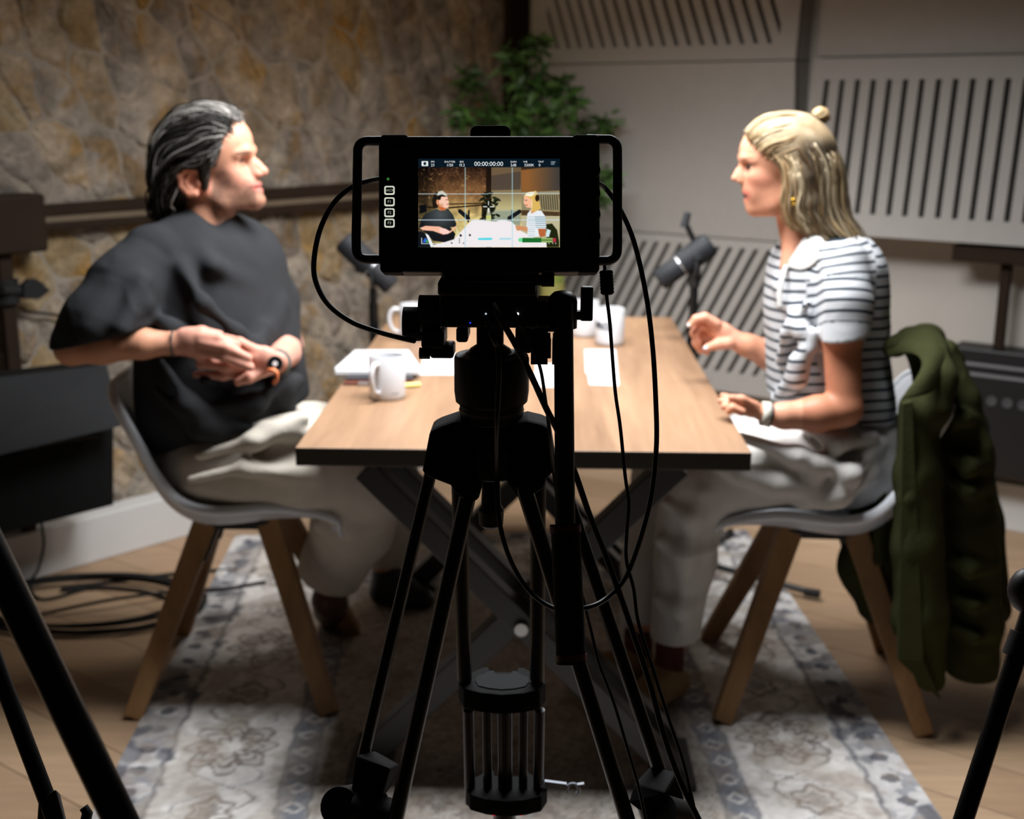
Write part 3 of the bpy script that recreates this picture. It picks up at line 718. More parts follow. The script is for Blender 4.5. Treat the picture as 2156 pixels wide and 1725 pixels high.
# bottle at the far end
pb = G(1163, 678, .75)
bt = thing('bottle', 'green glass bottle with a pale yellow label at the far end of the table', 'bottle', pb)
MB().lathe(pb, [(.001, .030), (.004, .036), (.15, .037), (.17, .033), (.20, .019), (.215, .014), (.262, .013), (.265, .0135)], n=28).build('glass', M('olive_glass', '#56602a', .12, coat=.4), bt, smooth=40)
MB().lathe(pb, [(.035, .0376), (.125, .0376)], n=28, cap=False).build('paper_label', M('yellow_label', '#6b6935', .6), bt, smooth=40)
MB().lathe(pb, [(.262, .0145), (.285, .0145), (.287, .012)], n=20).build('cap', M('cap_white', '#cfcfcc', .4), bt, smooth=40)

# ================================================================== microphones on floor stands
m_mic = M('mic_grey', '#222428', .65, spec=.3, var=.05, scale=40, bump=.1, bscale=200); m_mics = M('mic_dark', '#232629', .6)
m_silver = M('mic_ring', '#c9cbd0', .3, metal=.7)
def microphone(a, b, frac, foot, post_top, label, slabel, arms, flip=1):
    """a: rear end, b: front (foam) end"""
    a, b = Vector(a), Vector(b); ax = (b-a).normalized(); L_ = (b-a).length
    mt = thing('microphone', label, 'microphone', (a+b)/2, 'microphones on black stands')
    MB().lathe(a, [(0, .021), (.003, .030), (.006, .032), (L_*.40, .032), (L_*.41, .0315)], ax).build('rear_body', m_mic, mt, smooth=35)
    MB().lathe(a, [(L_*.41, .0325), (L_*.435, .0325)], ax).build('ring', m_silver, mt, smooth=35)
    MB().lathe(a, [(L_*.435, .0285), (L_*.44, .0375), (L_*.90, .0375), (L_*.97, .035), (L_, .030), (L_*1.0, .022)], ax).build('grille_body', m_mic, mt, smooth=35)
    q = a+ax*L_*frac; up = Vector((0, 0, 1)); sd = Vector((0, 1, 0))
    mb = MB(); mb.tube(spline([q+sd*.036+up*0, q+sd*.042+ax*.0-up*.02, q+sd*.03-up*.052, q-up*.06, q-sd*.03-up*.052, q-sd*.042-up*.02, q-sd*.036], 5), .0055, 8)
    mb.build('yoke', m_mics, mt, smooth=60)
    for s in (-1, 1): MB().cyl(q+sd*s*.030, q+sd*s*.052, .0095, n=14).build('pivot_knob', m_mics, mt, smooth=40)
    k = q+ax.cross(sd)*(.06*flip); pr = k+up*.05-ax*.01
    MB().tube(spline([q+sd*.036, q+sd*.04+up*.03, k+up*.05], 5), .008, 8).build('cable_arm', m_mics, mt, smooth=60)
    MB().cyl(k+up*.03, k+up*.065+ax*.012, .012, .010, 12).build('cable_plug', m_mics, mt, smooth=40)
    # stand
    top = q-up*.062; base = Vector((top.x, top.y, .0105))
    st = thing('microphone_stand', slabel, 'stand', base, 'black microphone stands')
    MB().tube([top, Vector((top.x, top.y, .80))], .0125, 12).build('upper_pole', m_blackmetal, st, smooth=40)
    MB().tube([Vector((top.x, top.y, .96)), Vector((top.x, top.y, .90))], .017, 12).build('clutch', m_black, st, smooth=40)
    MB().tube([Vector((top.x, top.y, .81)), base+up*.05], .0155, 12).build('lower_pole', m_blackmetal, st, smooth=40)
    MB().tube([base+up*.10, base+up*.02], [.022, .026], 14).build('hub', m_black, st, smooth=40)
    for e in arms:
        e = Vector(e); e.z = .022; MB().tube([base+up*.055, e+up*.002], .0095, 10).build('foot_arm', m_blackmetal, st, smooth=40)
        d = (e-base).normalized(); MB().tube([e-d*.01, e+d*.035], .0125, 10).build('foot_cap', m_blackmat, st, smooth=40)
MY = 3.58; ML = 3.78
microphone(P(1386, 592, MY), P(1498, 512, MY), .70, 0, 0, 'grey barrel microphone pointing up at the woman', 'black floor stand of the microphone beside the woman',
           [G(1700, 1262), G(1340, 1225), G(1530, 1140)])
microphone(P(826, 604, ML), P(722, 505, ML), .40, 0, 0, 'grey barrel microphone pointing up at the man', 'black floor stand of the microphone beside the man',
           [G(745, 1222), G(900, 1250), G(860, 1140)])

# ================================================================== tall leafy plant in the corner
pp = G(1125, 968); pp = pp+Vector((.0, -.02, 0))
pt_ = thing('potted_plant', 'tall green leafy plant in the corner behind the table', 'plant', pp)
MB().lathe(pp, [(0, .11), (.01, .12), (.24, .15), (.25, .155), (.25, .14), (.22, .135)], n=32).build('pot', M('dark_pot', '#191816', .5), pt_, smooth=40)
MB().lathe(pp, [(.215, .0001), (.222, .136)], n=24, cap=False).build('soil', M('soil', '#2a2018', .95), pt_)
rp = np.random.default_rng(4); stems = MB(); lv = MB()
lv.col = (0, 0, 0)
tops = [(1000, 170), (1040, 240), (1080, 130), (1130, 100), (1175, 190), (1150, 240), (1215, 270), (1262, 262), (1060, 300), (1110, 180), (1275, 372), (1190, 330), (1020, 330), (1120, 300), (1245, 420), (1090, 255), (1140, 170), (1200, 215), (985, 250)]
for (x, y) in tops:
    tp = P(x, y, pp.y+rp.uniform(-.30, -.02)); base = pp+Vector((rp.uniform(-.04, .04), rp.uniform(-.04, .04), .2)); mid = base.lerp(tp, .55)+Vector(((base.x-tp.x)*.28, 0, .12))
    sp = spline([base, mid, tp, tp+Vector(((tp.x-base.x)*.12, rp.uniform(-.03, .03), -.02))], 8)
    stems.tube(sp, [lerp(.006, .0015, i/(len(sp)-1)) for i in range(len(sp))], 5)
    for i in range(int(len(sp)*.38), len(sp)):
        for _ in range(5):
            c = sp[i]+Vector(rp.normal(0, .012, 3)); d = Vector(rp.normal(0, 1, 3)); d.z = d.z*.5-.15; d.normalize(); l = rp.uniform(.04, .085); wd = l*.16
            s = d.cross(Vector(rp.normal(0, 1, 3))).normalized(); g = rp.uniform(.55, 1.35); lv.col = tuple(v*g for v in lin('#3c5a24'))
            lv.add([c, c+d*l*.4+s*wd, c+d*l+Vector((0, 0, -l*.12)), c+d*l*.4-s*wd], [(0, 1, 2, 3)])
stems.build('stem', M('stem_green', '#3a4224', .6), pt_, smooth=60)
lv.build('foliage', M('leaf_green', None, .5, attr='Col'), pt_, kind='stuff')

# ================================================================== unlit studio light and stand, left edge
bo = .30
def LO(px, py, off=bo): return PL(px, py, LWp(0, 0, off), nl)
m_flap = M('flap_black', '#0e1013', .7, var=.04, spec=.3); m_lbody = M('light_body_black', '#0b0b0b', .8, spec=.2)
a, b, c, d = LO(-60, 968), LO(240, 902), LO(240, 1064), LO(-60, 1142)
sl = thing('studio_light', 'unlit black studio light with its flap folded over, beside the stone wall', 'lamp', (b+c)/2+(a-b)*.5)
mb = MB(); th = nl*.10
fixn(mb.hexa([d, c, c-th, d-th, a, b, b-th, a-th]).build('housing', m_lbody, sl, bevel=.004))
f0, f1, f2, f3 = LO(-60, 802, bo), LO(224, 768, bo), LO(261, 896, bo+.10), LO(-60, 972, bo+.10)
fixn(MB().prism([f0, f1, f2, f3], -nl*.006).build('flap', m_flap, sl))
fixn(MB().hexa([a, b, b-th*.9, a-th*.9, f0-nl*.01, f1-nl*.01, f1-th*.9, f0-th*.9]).build('back_hood', m_lbody, sl))
MB().tube([LO(-60, 962, bo+.07), LO(205, 915, bo+.07)], .006, 8).build('hinge_rod', m_blackmetal, sl, smooth=60)
for x in (60, 150): MB().box(LO(x, 948-.2*x, bo+.02), (.05, .03, .02)).build('hinge', m_blackmetal, sl)
cb = spline([LO(88, 1105, bo-.03), LO(92, 1150, .2), LO(80, 1200, .16), G(62, 1232, .008), G(90, 1262, .008), G(180, 1240, .008)], 8)
tag(MB().tube(cb, .0042, 8).build('power_cable', m_blackmat, smooth=60), 'thin black cable hanging from the studio light to the floor', 'cable')
so = .065
sf = LO(30, 800, so); sf = Vector((sf.x, sf.y, 0))
sd_ = thing('light_stand', 'dark brown post with a box head and clamp at the left edge', 'stand', sf+Vector((0, 0, .151)))
up = Vector((0, 0, 1)); hz = LO(30, 530, so).z
MB().bar(sf+up*.151, sf+up*hz, .040, .036, up=nl).build('post', m_brown, sd_, bevel=.003)
x0, x1 = LO(-40, 470, so), LO(82, 470, so); zt, zb = LO(40, 408, so).z, LO(40, 530, so).z
mb = MB(); e1 = nl*.05
fixn(mb.hexa([Vector((x0.x, x0.y, zb))+e1, Vector((x1.x, x1.y, zb))+e1, Vector((x1.x, x1.y, zb))-e1, Vector((x0.x, x0.y, zb))-e1, Vector((x0.x, x0.y, zt))+e1, Vector((x1.x, x1.y, zt))+e1, Vector((x1.x, x1.y, zt))-e1, Vector((x0.x, x0.y, zt))-e1]).build('box_head', m_brown, sd_, bevel=.008))
cz = LO(45, 610, so).z; MB().cyl(Vector((sf.x, sf.y, cz-.035))+nl*.0, Vector((sf.x, sf.y, cz+.035)), .036, n=16).build('clamp', m_blackmat, sd_, smooth=40)
mb = MB(); q0, q1, q2 = LO(45, 612, so+.04), LO(78, 600, so+.05), LO(104, 614, so+.05)
mb.prism([LO(50, 600, so+.05), LO(62, 588, so+.05), LO(80, 588, so+.05), LO(108, 612, so+.05), LO(84, 630, so+.05), LO(50, 630, so+.05)], -nl*.025)
fixn(mb.build('clamp_jaw', m_blackmat, sd_, bevel=.003))
MB().cyl(LO(4, 612, so+.04), LO(44, 612, so+.02), .012, .02, 12).build('clamp_knob', m_blackmat, sd_, smooth=40)
wl = spline([LPx(52, 655, .045), LPx(90, 660, .035), LPx(150, 668, .035), LPx(230, 680, .035)], 5)
tag(MB().tube(wl, .0045, 6).build('wall_cable', m_blackmat, smooth=60), 'thin dark cable along the stone wall behind the man\'s elbow', 'cable')
# coil of black cable on the floor
cc = G(160, 1275, .01); mb = MB(); pts = []
rc_ = np.random.default_rng(3)
for k in range(5*22+8):
    a = 2*math.pi*k/22; r = .335+.045*math.sin(k*.31)+rc_.normal(0, .004)-.012*(k//22); off = Vector((.014*math.sin(k*.11)*2, .02*math.cos(k*.07), 0))
    pts.append(Vector((cc.x+1.0*r*math.cos(a), cc.y+.62*r*math.sin(a), .008+.006*((k//22) % 5)))+off)
pts += [G(310, 1215, .008), G(420, 1203, .008), G(500, 1200, .008)]
cl = MB().tube(spline(pts, 3), .0052, 7).build('cable_coil', m_blackmat, smooth=60)
tag(cl, 'loose coil of black cable on the oak floor by the left wall', 'cable')
tag(MB().tube(spline([G(-40, 1330, .008), G(60, 1300, .008), G(240, 1262, .03), G(390, 1244, .02), G(470, 1240, .016), G(560, 1225, .016)], 6), .0052, 7).build('floor_cable', m_blackmat, smooth=60), 'black cable running across the floor under the man\'s chair', 'cable')

# ================================================================== black heater and bracket, right edge
ho = .16
def RO(px, py, off=ho): return PL(px, py, RWp(0, 0, off), nr)
hx0, hx1 = (RO(1985, 900)-K).dot(dr), (RO(2156, 900)-K).dot(dr)+.5; hz0, hz1 = RO(2085, 1000).z, RO(2040, 733).z
ht = thing('equipment_case', 'long black case with grey strips standing behind the green jacket', 'equipment', RWp((hx0+hx1)/2, 0, ho/2))
def hb(u0, u1, z0, z1, o0, o1): return MB().hexa([RWp(u0, z0, o1), RWp(u1, z0, o1), RWp(u1, z0, o0), RWp(u0, z0, o0), RWp(u0, z1, o1), RWp(u1, z1, o1), RWp(u1, z1, o0), RWp(u0, z1, o0)])
fixn(hb(hx0, hx1, hz0, hz1, .035, ho).build('housing', M('case_black', '#0f0f10', .5), ht, bevel=.006))
m_strip = M('case_grey', '#77777a', .5)
for zf in (.88, .80): fixn(hb(hx0+.02, hx1-.02, hz0+(hz1-hz0)*zf-.006, hz0+(hz1-hz0)*zf+.004, ho, ho+.004).build('grey_strip', m_strip, ht))
for i in range(int((hx1-hx0-.05)/.05)):
    p = RWp(hx0+.05+i*.05, hz0+(hz1-hz0)*.60, ho+.0005); MB().lathe(p, [(0, .017), (.004, .017), (.004, .010), (.001, .009)], nr, n=14).build('round_vent', M('vent_grey', '#4a4a4c', .5) if i == 0 else bpy.data.materials['vent_grey'], ht, smooth=40)
for u in (hx0+.1, hx1-.1): fixn(hb(u-.02, u+.02, 0, hz0, .05, .09).build('foot', m_blackmat, ht))
bx0, bx1 = (RO(2016, 530, .1)-K).dot(dr), (RO(2156, 530, .1)-K).dot(dr)+.06; bz0, bz1 = RO(2080, 550, .1).z, RO(2080, 514, .1).z
pu_ = (RO(2111, 650, .1)-K).dot(dr)
br = thing('light_stand', 'dark brown post with a flat head under the upright-slotted panel', 'stand', RWp(pu_, hz1, .1))
fixn(hb(bx0, bx1, bz0, bz1-.002, .04, .16).build('box_head', m_brown, br, bevel=.005))
fixn(hb(pu_-.016, pu_+.016, hz1, bz0, .085, .115).build('post', m_brown, br, bevel=.003))
# ================================================================== studio camera in front (its screen faces the viewer)
FW = CAMR @ Vector((0, 0, -1)); DM = 1.343
m_cam = M('camera_body_black', '#0c0c0c', .55, var=.05, scale=60, bump=.05, bscale=500)
m_camg = M('camera_gloss', '#060707', .12)
m_rub = M('rubber_black', '#090909', .85, spec=.25)
def rr(x0, y0, x1, y1, r, d, n=6):
    rs = r if isinstance(r, tuple) else (r,)*4; out = []
    for (cx_, cy_, a0), r_ in zip(((x0, y0, 180), (x1, y0, 270), (x1, y1, 0), (x0, y1, 90)), rs):
        ccx = cx_+(r_ if cx_ == x0 else -r_); ccy = cy_+(r_ if cy_ == y0 else -r_)
        for k in range(n+1):
            a = R(a0+90*k/n); out.append(Q(ccx+r_*math.cos(a), ccy+r_*math.sin(a), d))
    return out
def plate(x0, y0, x1, y1, r, d, thick, name, mat, parent, **k):
    return fixn(MB().prism(rr(x0, y0, x1, y1, r, d), FW*thick).build(name, mat, parent, **k))
sc_ = thing('studio_camera', 'black studio camera on the tripod, its lit screen showing both people', 'camera', Q(1030, 573, DM+.03))
plate(797, 286, 1263, 573, (10, 10, 26, 28), DM, .042, 'body', m_cam, sc_, bevel=.003)
plate(850, 310, 1215, 560, 20, DM+.042, .09, 'rear_housing', m_cam, sc_, bevel=.004)
plate(990, 264, 1075, 292, (14, 14, 2, 2), DM+.03, .05, 'top_shoe', m_rub, sc_, bevel=.002)
plate(855, 318, 1203, 545, 6, DM-.0012, .002, 'screen_bezel', m_camg, sc_)
lc = Q(1030, 440, DM+.13)
MB().lathe(lc, [(0, .042), (.02, .046), (.05, .046), (.052, .040), (.10, .040), (.102, .044), (.125, .045), (.128, .038)], FW, n=36).build('lens', m_cam, sc_, smooth=35)
for (x0, ys, x1) in ((797, (300, 545), 753), (1263, (297, 548), 1300)):
    s = -1 if x0 == 797 else 1; o_ = .004; bx = 1030+s*205
    lean = -3 if s < 0 else 0
    pts = [(bx, ys[0]-4), (x0+s*6, ys[0]-3), (x1-s*14, ys[0]-2), (x1-s*2, ys[0]+9), (x1, ys[0]+34), (x1+lean*.5, (ys[0]+ys[1])/2), (x1+lean, ys[1]-34), (x1+lean-s*3, ys[1]-10), (x1+lean-s*16, ys[1]), (x0+s*6, ys[1]+1), (bx, ys[1]+2)]
    MB().tube(spline([Q(a, b, DM+o_) for a, b in pts], 6), .0052, 12).build('side_handle', m_cam, sc_, smooth=180)
# corner bumpers and right-hand dials
for (a, b, c, d) in ((800, 283, 860, 312), (1205, 283, 1262, 312), (800, 540, 850, 574), (1215, 540, 1262, 574)):
    plate(a, b, c, d, 9, DM-.003, .03, 'corner_bumper', m_rub, sc_, bevel=.002)
for y in (360, 408, 452, 498):
    o = Q(1246, y, DM-.001); MB().lathe(o, [(0, .0095), (-.008, .0088), (-.0095, .007)], FW, n=24).build('dial', m_rub, sc_, smooth=35)
# lit buttons
m_btn = M('lit_button', '#d9dccc', .5, emit=.9); m_btnt = M('lit_letters', '#cfd8c0', .5, emit=.55)
for i, (y, s) in enumerate(((401, 'BACK'), (425, 'F1'), (448, 'F2'), (470, 'F3'))):
    x = 820
    out = rr(x-11, y-9.5, x+11, y+9.5, 4, DM-.0022, 4); inn = rr(x-8, y-6.5, x+8, y+6, 2.5, DM-.0022, 4); n = len(out)
    b_ = plate(x-12, y-10.5, x+12, y+10.5, 4, DM-.002, .003, 'button', m_rub, sc_)
    mb = MB(); mb.add(out+inn, [(k, (k+1) % n, n+(k+1) % n, n+k) for k in range(n)]); mb.build('lit_ring', m_btn, b_)
    V, F = text_mesh(s, 7.4 if i == 0 else 8.5); link_mesh('lit_lettering', [tuple(Q(x+a, y-b, DM-.0023)) for a, b, _ in V], F, m_btnt, b_)
MB().ball(Q(817, 377, DM-.0015), .0016, 10).build('status_light', M('green_led', '#4a9a48', .5, emit=.5), sc_)

# ---- the picture on the screen, drawn as coloured cells (crop space of the screen: x 130..2020, y 90..1275)
SW, SH = 300, 188; ss = 3
gx, gy = np.meshgrid(np.linspace(130, 2020, SW*ss), np.linspace(90, 1275, SH*ss)); img = np.zeros(gx.shape+(3,)); g3 = np.stack([gx, gy, gx*0], -1)
def hexc(c): return np.array([int(c[i:i+2], 16)/255 for i in (1, 3, 5)])
def ipoly(pts):
    m = np.zeros(gx.shape, bool); n = len(pts)
    for i in range(n):
        (xa, ya), (xb, yb) = pts[i], pts[(i+1) % n]
        if ya == yb: continue
        c = ((ya > gy) != (yb > gy)) & (gx < (xb-xa)*(gy-ya)/(yb-ya)+xa); m ^= c
    return m
def fill(m, c, a=1.0):
    c = hexc(c) if isinstance(c, str) else c; img[m] = img[m]*(1-a)+(c if getattr(c, 'ndim', 1) == 1 else c[m])*a
def ellm(cx_, cy_, rx, ry, rot=0):
    a = R(rot); dx, dy = gx-cx_, gy-cy_; u = dx*math.cos(a)+dy*math.sin(a); v = -dx*math.sin(a)+dy*math.cos(a); return (u/rx)**2+(v/ry)**2 < 1
def grad(c0, c1, t): t = np.clip(t, 0, 1)[..., None]; return hexc(c0)*(1-t)+hexc(c1)*t
def seg(a, b, w_):
    a = np.array(a, float); b = np.array(b, float); ab = b-a; t = np.clip(((gx-a[0])*ab[0]+(gy-a[1])*ab[1])/(ab@ab), 0, 1); return np.hypot(gx-a[0]-t*ab[0], gy-a[1]-t*ab[1]) < w_/2
n1 = fbm(g3/70, 3, 21); n2 = fbm(g3/28, 2, 22); vein = np.abs(fbm(g3/60, 2, 33)-.5) < .018
base = grad('#2c1a12', '#7a5534', (gy-220)/330); t_ = np.clip((gy-560)/330, 0, 1)[..., None]; base = base*(1-t_)+hexc('#cdb877')*t_
vig = np.clip((gx-130)/330, .35, 1)[..., None]; base = base*vig*(.7+.6*n1[..., None])
fill(gy > 0, base); fill(vein & (gx < 1060), '#b08a58', .55)
fill((gx > 1040) & (gx < 1112), '#17100c', .85)
fill(ipoly([(1108, 205), (1505, 205), (1515, 780), (1108, 780)]), grad('#6a573f', '#b8ae7e', (gy-420)/330))
fill(ipoly([(1110, 320), (1500, 262), (1500, 505), (1110, 515)]), '#4b4038', .85)
fill(ipoly([(1505, 205), (2020, 205), (2020, 515), (1515, 540)]), grad('#8a5a30', '#3c3a38', (gx-1600)/420))
fill(ipoly([(1510, 200), (1900, 200), (1510, 245)]), '#3a2a1c')
fill(ipoly([(1515, 540), (2020, 520), (2020, 800), (1780, 790), (1515, 780)]), '#908564')
fill(ipoly([(1730, 580), (2015, 575), (2015, 780), (1790, 775)]) & ((gx+(gy-600)*-.08) % 30 < 11), '#2f2a20')
fill(ipoly([(1515, 780), (2020, 805), (2020, 860), (1515, 850)]), '#4a3724')
fill(ipoly([(1515, 850), (2020, 860), (2020, 1275), (1515, 1275)]), '#b9b190')
fill(ipoly([(1108, 780), (1500, 780), (1500, 1000), (1108, 960)]), '#a8ad92'); fill(ipoly([(1120, 800), (1500, 790), (1500, 980), (1108, 930)]) & ((gx+gy*.6) % 22 < 8), '#6f7b6c')
for k in range(70):
    rr_ = np.random.default_rng(k); fill(ellm(rr_.normal(1085, 60), rr_.uniform(560, 900), 34, 14, rr_.uniform(-60, 60)), '#10170c', .8)
fill(ipoly([(980, 700), (1110, 700), (1120, 930), (980, 930)]), '#14140c', .8); fill(seg((560, 700), (990, 690), 14), '#2a1c10'); fill(seg((540, 750), (990, 712), 16), '#1c120a'); fill(seg((150, 735), (330, 745), 16), '#1c120a')
fill(ipoly([(1040, 850), (1108, 850), (1108, 940), (1040, 940)]), '#c2c878'); fill(ipoly([(1052, 790), (1060, 750), (1085, 750), (1095, 800), (1105, 850), (1045, 850)]), '#a8a890')
fill(ipoly([(150, 720), (240, 705), (245, 800), (150, 830)]), '#0c0d10')
# microphones on screen
for a, b in (((690, 795), (800, 890)), ((1350, 890), (1485, 800))): fill(seg(a, b, 52), '#15171b')
fill(seg((810, 790), (800, 935), 20), '#0d0e10'); fill(seg((1385, 780), (1385, 980), 14), '#33505c')
# table
fill(ipoly([(820, 945), (870, 905), (1170, 935), (1240, 905), (1380, 935), (1510, 1060), (1760, 1190), (2020, 1275), (260, 1275), (500, 1200), (680, 1090)]), '#ece6e8')
fill(ipoly([(640, 1000), (690, 1090), (600, 1180), (640, 1110)]), '#d9cf9a')
# man
fill(ipoly([(130, 1060), (210, 1080), (330, 1275), (130, 1275)]), '#11151a'); fill(ipoly([(225, 1090), (270, 1110), (345, 1270), (300, 1275)]), '#e8eaf0')
sh = grad('#4c5254', '#14161a', np.hypot(gx-430, gy-840)/290); fill(ipoly([(150, 990), (175, 900), (240, 820), (380, 765), (430, 790), (530, 760), (600, 850), (640, 960), (640, 1000), (560, 1010), (630, 1100), (610, 1170), (480, 1210), (330, 1190), (250, 1090), (150, 1030)]), sh)
fill(ipoly([(150, 1020), (230, 990), (420, 1000), (480, 1030), (560, 1060), (640, 985), (636, 1020), (560, 1085), (470, 1110), (330, 1060), (190, 1050)]), '#f0b59a'); fill(ellm(480, 1062, 70, 36, 18), '#f6ccc0')
fill(ipoly([(395, 700), (500, 720), (500, 785), (420, 785)]), '#c4683c'); fill(ipoly([(380, 600), (440, 545), (500, 560), (525, 610), (530, 650), (548, 672), (532, 690), (545, 740), (500, 755), (420, 725)]), '#f3c3ac')
fill(ipoly([(330, 760), (318, 640), (345, 560), (420, 522), (490, 545), (520, 600), (440, 600), (430, 640), (395, 650), (380, 700), (400, 745)]), '#1c1712'); fill(ipoly([(400, 530), (460, 520), (515, 570), (520, 600), (450, 570), (380, 590)]), '#c9c6b4'); fill(ellm(392, 672, 20, 34), '#d8926a')
fill(seg((505, 645), (520, 640), 9), '#6a3a22'); fill(seg((512, 705), (538, 700), 8), '#b05a40'); fill(ellm(440, 715, 30, 24), '#c98a60', .6)
# woman
fill(ipoly([(1840, 970), (1920, 960), (1990, 1050), (2015, 1200), (2015, 1275), (1850, 1275)]), '#20240f'); fill(ipoly([(1850, 1030), (1905, 1050), (1880, 1140), (1840, 1140)]), '#c9dfe4')
fill(ipoly([(1590, 830), (1640, 770), (1780, 790), (1830, 860), (1845, 1000), (1830, 1130), (1600, 1145), (1580, 1000)]), '#e3e8ec')
fill(ipoly([(1690, 850), (1830, 850), (1845, 1020), (1700, 1020)]) & (gy % 28 < 8), '#5d7f92'); fill(ipoly([(1595, 850), (1690, 850), (1690, 1130), (1600, 1130)]) & (gy % 28 < 6), '#9fb4c0')
fill(ipoly([(1735, 1030), (1840, 1030), (1830, 1130), (1760, 1140), (1745, 1100)]), '#b5623a'); fill(ipoly([(1430, 990), (1480, 985), (1595, 1010), (1595, 1070), (1520, 1050), (1450, 1055)]), '#cf8f62')
fill(ipoly([(1640, 690), (1690, 700), (1700, 800), (1640, 830)]), '#d8925e'); fill(ipoly([(1545, 590), (1600, 550), (1680, 560), (1690, 700), (1640, 750), (1580, 745), (1560, 710), (1538, 680), (1548, 640)]), '#f2b694')
fill(ipoly([(1550, 590), (1580, 545), (1660, 530), (1730, 560), (1745, 640), (1770, 760), (1700, 800), (1640, 790), (1660, 700), (1640, 640), (1600, 600)]), '#d9b25e'); fill(ipoly([(1555, 585), (1590, 545), (1670, 532), (1700, 560), (1640, 600), (1590, 590)]), '#f6efd2'); fill(ellm(1722, 620, 26, 45), '#2a1d10'); fill(ellm(1696, 540, 20, 18), '#e8c680')
fill(seg((1575, 712), (1590, 716), 10), '#a03a24'); fill(seg((1566, 650), (1582, 648), 10), '#4a2818'); fill(ellm(1650, 700, 14, 80), '#e8cf98', .7)
# overlays
for y in (563, 912): fill(np.abs(gy-y-np.where(y == 563, -6*(gx > 1070), 0)) < 5.5, '#c4d6e0', .85)
for x in (760, 1390): fill(np.abs(gx-x) < 5.5, '#a8d4dc', .85)
fill((np.abs(gx-1072) < 5) & (np.abs(gy-735) > 18) & (np.abs(gy-735) < 75), '#ffffff'); fill((np.abs(gy-735) < 6) & (np.abs(gx-1072) > 18) & (np.abs(gx-1072) < 72), '#ffffff')
fill((gy < 206), '#081722'); fill(seg((945, 1167), (1110, 1165), 26), '#38cfe0', .9); fill(seg((1228, 1165), (1365, 1165), 26), '#a4d8e4', .9)
fill(seg((1495, 1180), (1520, 1180), 50), '#67d992'); fill((gx > 1525) & (gx < 1780) & (np.abs(gy-1182) < 30), '#1d6a2c'); fill((gx > 1780) & (gx < 1930) & (np.abs(gy-1182) < 30), '#8fae62'); fill((gx > 1930) & (gx < 1975) & (np.abs(gy-1182) < 28), '#a82f3c')
fill((gx > 1785) & (gx < 1930) & (np.abs(gy-1182) < 5), '#35502a'); fill(np.abs(gx-1840) < 5, '#35502a', .0)
fill(((np.abs(gx-178) < 5) & (gy > 1150) & (gy < 1232)) | ((np.abs(gy-1230) < 5) & (gx > 175) & (gx < 440)), '#dfe8ee'); fill(ipoly([(190, 1215), (215, 1160), (235, 1150), (262, 1215)]), '#2f5fd0'); fill(ipoly([(235, 1215), (245, 1170), (275, 1215)]), '#3fb34a')
for x, y, r_ in ((700, 1120, 16), (823, 1115, 14), (683, 1165, 7), (683, 1190, 7), (683, 1215, 7), (580, 1220, 10), (738, 1222, 8)): fill(ellm(x, y, r_, r_), '#2a2a30')
for x in (1780, 1838, 1880, 1930, 1970): fill(ellm(x, 1225, 6, 9), '#f4f4f4')
fill((gx > 178) & (gx < 265) & (gy > 124) & (gy < 192), '#eef2f2'); fill(ellm(221, 158, 20, 20), '#081722')
for k in range(3): fill((np.abs(gy-(135+k*16)) < 4) & (gx > 1905) & (gx < 1968-k*8), '#b9c6cc')
im = img.reshape(SH, ss, SW, ss, 3).mean((1, 3))
def blur(a):
    b = np.pad(a, ((1, 1), (1, 1), (0, 0)), mode='edge'); return (b[:-2, 1:-1]+b[2:, 1:-1]+b[1:-1, :-2]+b[1:-1, 2:]+4*b[1:-1, 1:-1])/8
im = blur(im); im = np.where(im <= .04045, im/12.92, ((im+.055)/1.055)**2.4)
sx = lambda c: 860+c/6.341; sy = lambda c: 320+c/6.341
V = []; C = []; F = []
for j in range(SH+1):
    for i in range(SW+1):
        V.append(tuple(Q(sx(130)+(sx(2020)-sx(130))*i/SW, sy(90)+(sy(1275)-sy(90))*j/SH, DM-.0014)))
jj, ii = np.meshgrid(np.arange(SH+1), np.arange(SW+1), indexing='ij'); C = im[np.clip(jj, 0, SH-1), np.clip(ii, 0, SW-1)].reshape(-1, 3)
a = np.arange((SW+1)*(SH+1)).reshape(SH+1, SW+1); F = np.stack([a[:-1, :-1], a[1:, :-1], a[1:, 1:], a[:-1, 1:]], -1).reshape(-1, 4)
scr = link_mesh('screen', V, F, M('screen_picture', None, .3, attr='Col', emit=1.05), sc_, attr=C); scr['label'] = 'lit screen showing the man and woman at the table'
m_ui = M('screen_letters', '#e9eef0', .5, emit=1.0)
for s, x, y, z in (('00:00:00:00', 1029, 345.5, 13.2), ('FPS', 911, 341, 5.5), ('23', 911, 348, 8), ('SHUTTER', 947, 341, 5.5), ('1/50', 947, 348, 8), ('IRIS', 972, 341, 5.5), ('f3.2', 973, 348, 8),
                   ('GAIN', 1081, 341, 5.5), ('2dB', 1081, 348, 8), ('WB', 1106, 341, 5.5), ('3200K', 1114, 348, 8), ('TINT', 1139, 341, 5.5), ('0', 1136, 348, 8)):
    V, F = text_mesh(s, z); link_mesh('lettering', [tuple(Q(x+a_, y-b_, DM-.0019)) for a_, b_, _ in V], F, m_ui, scr)

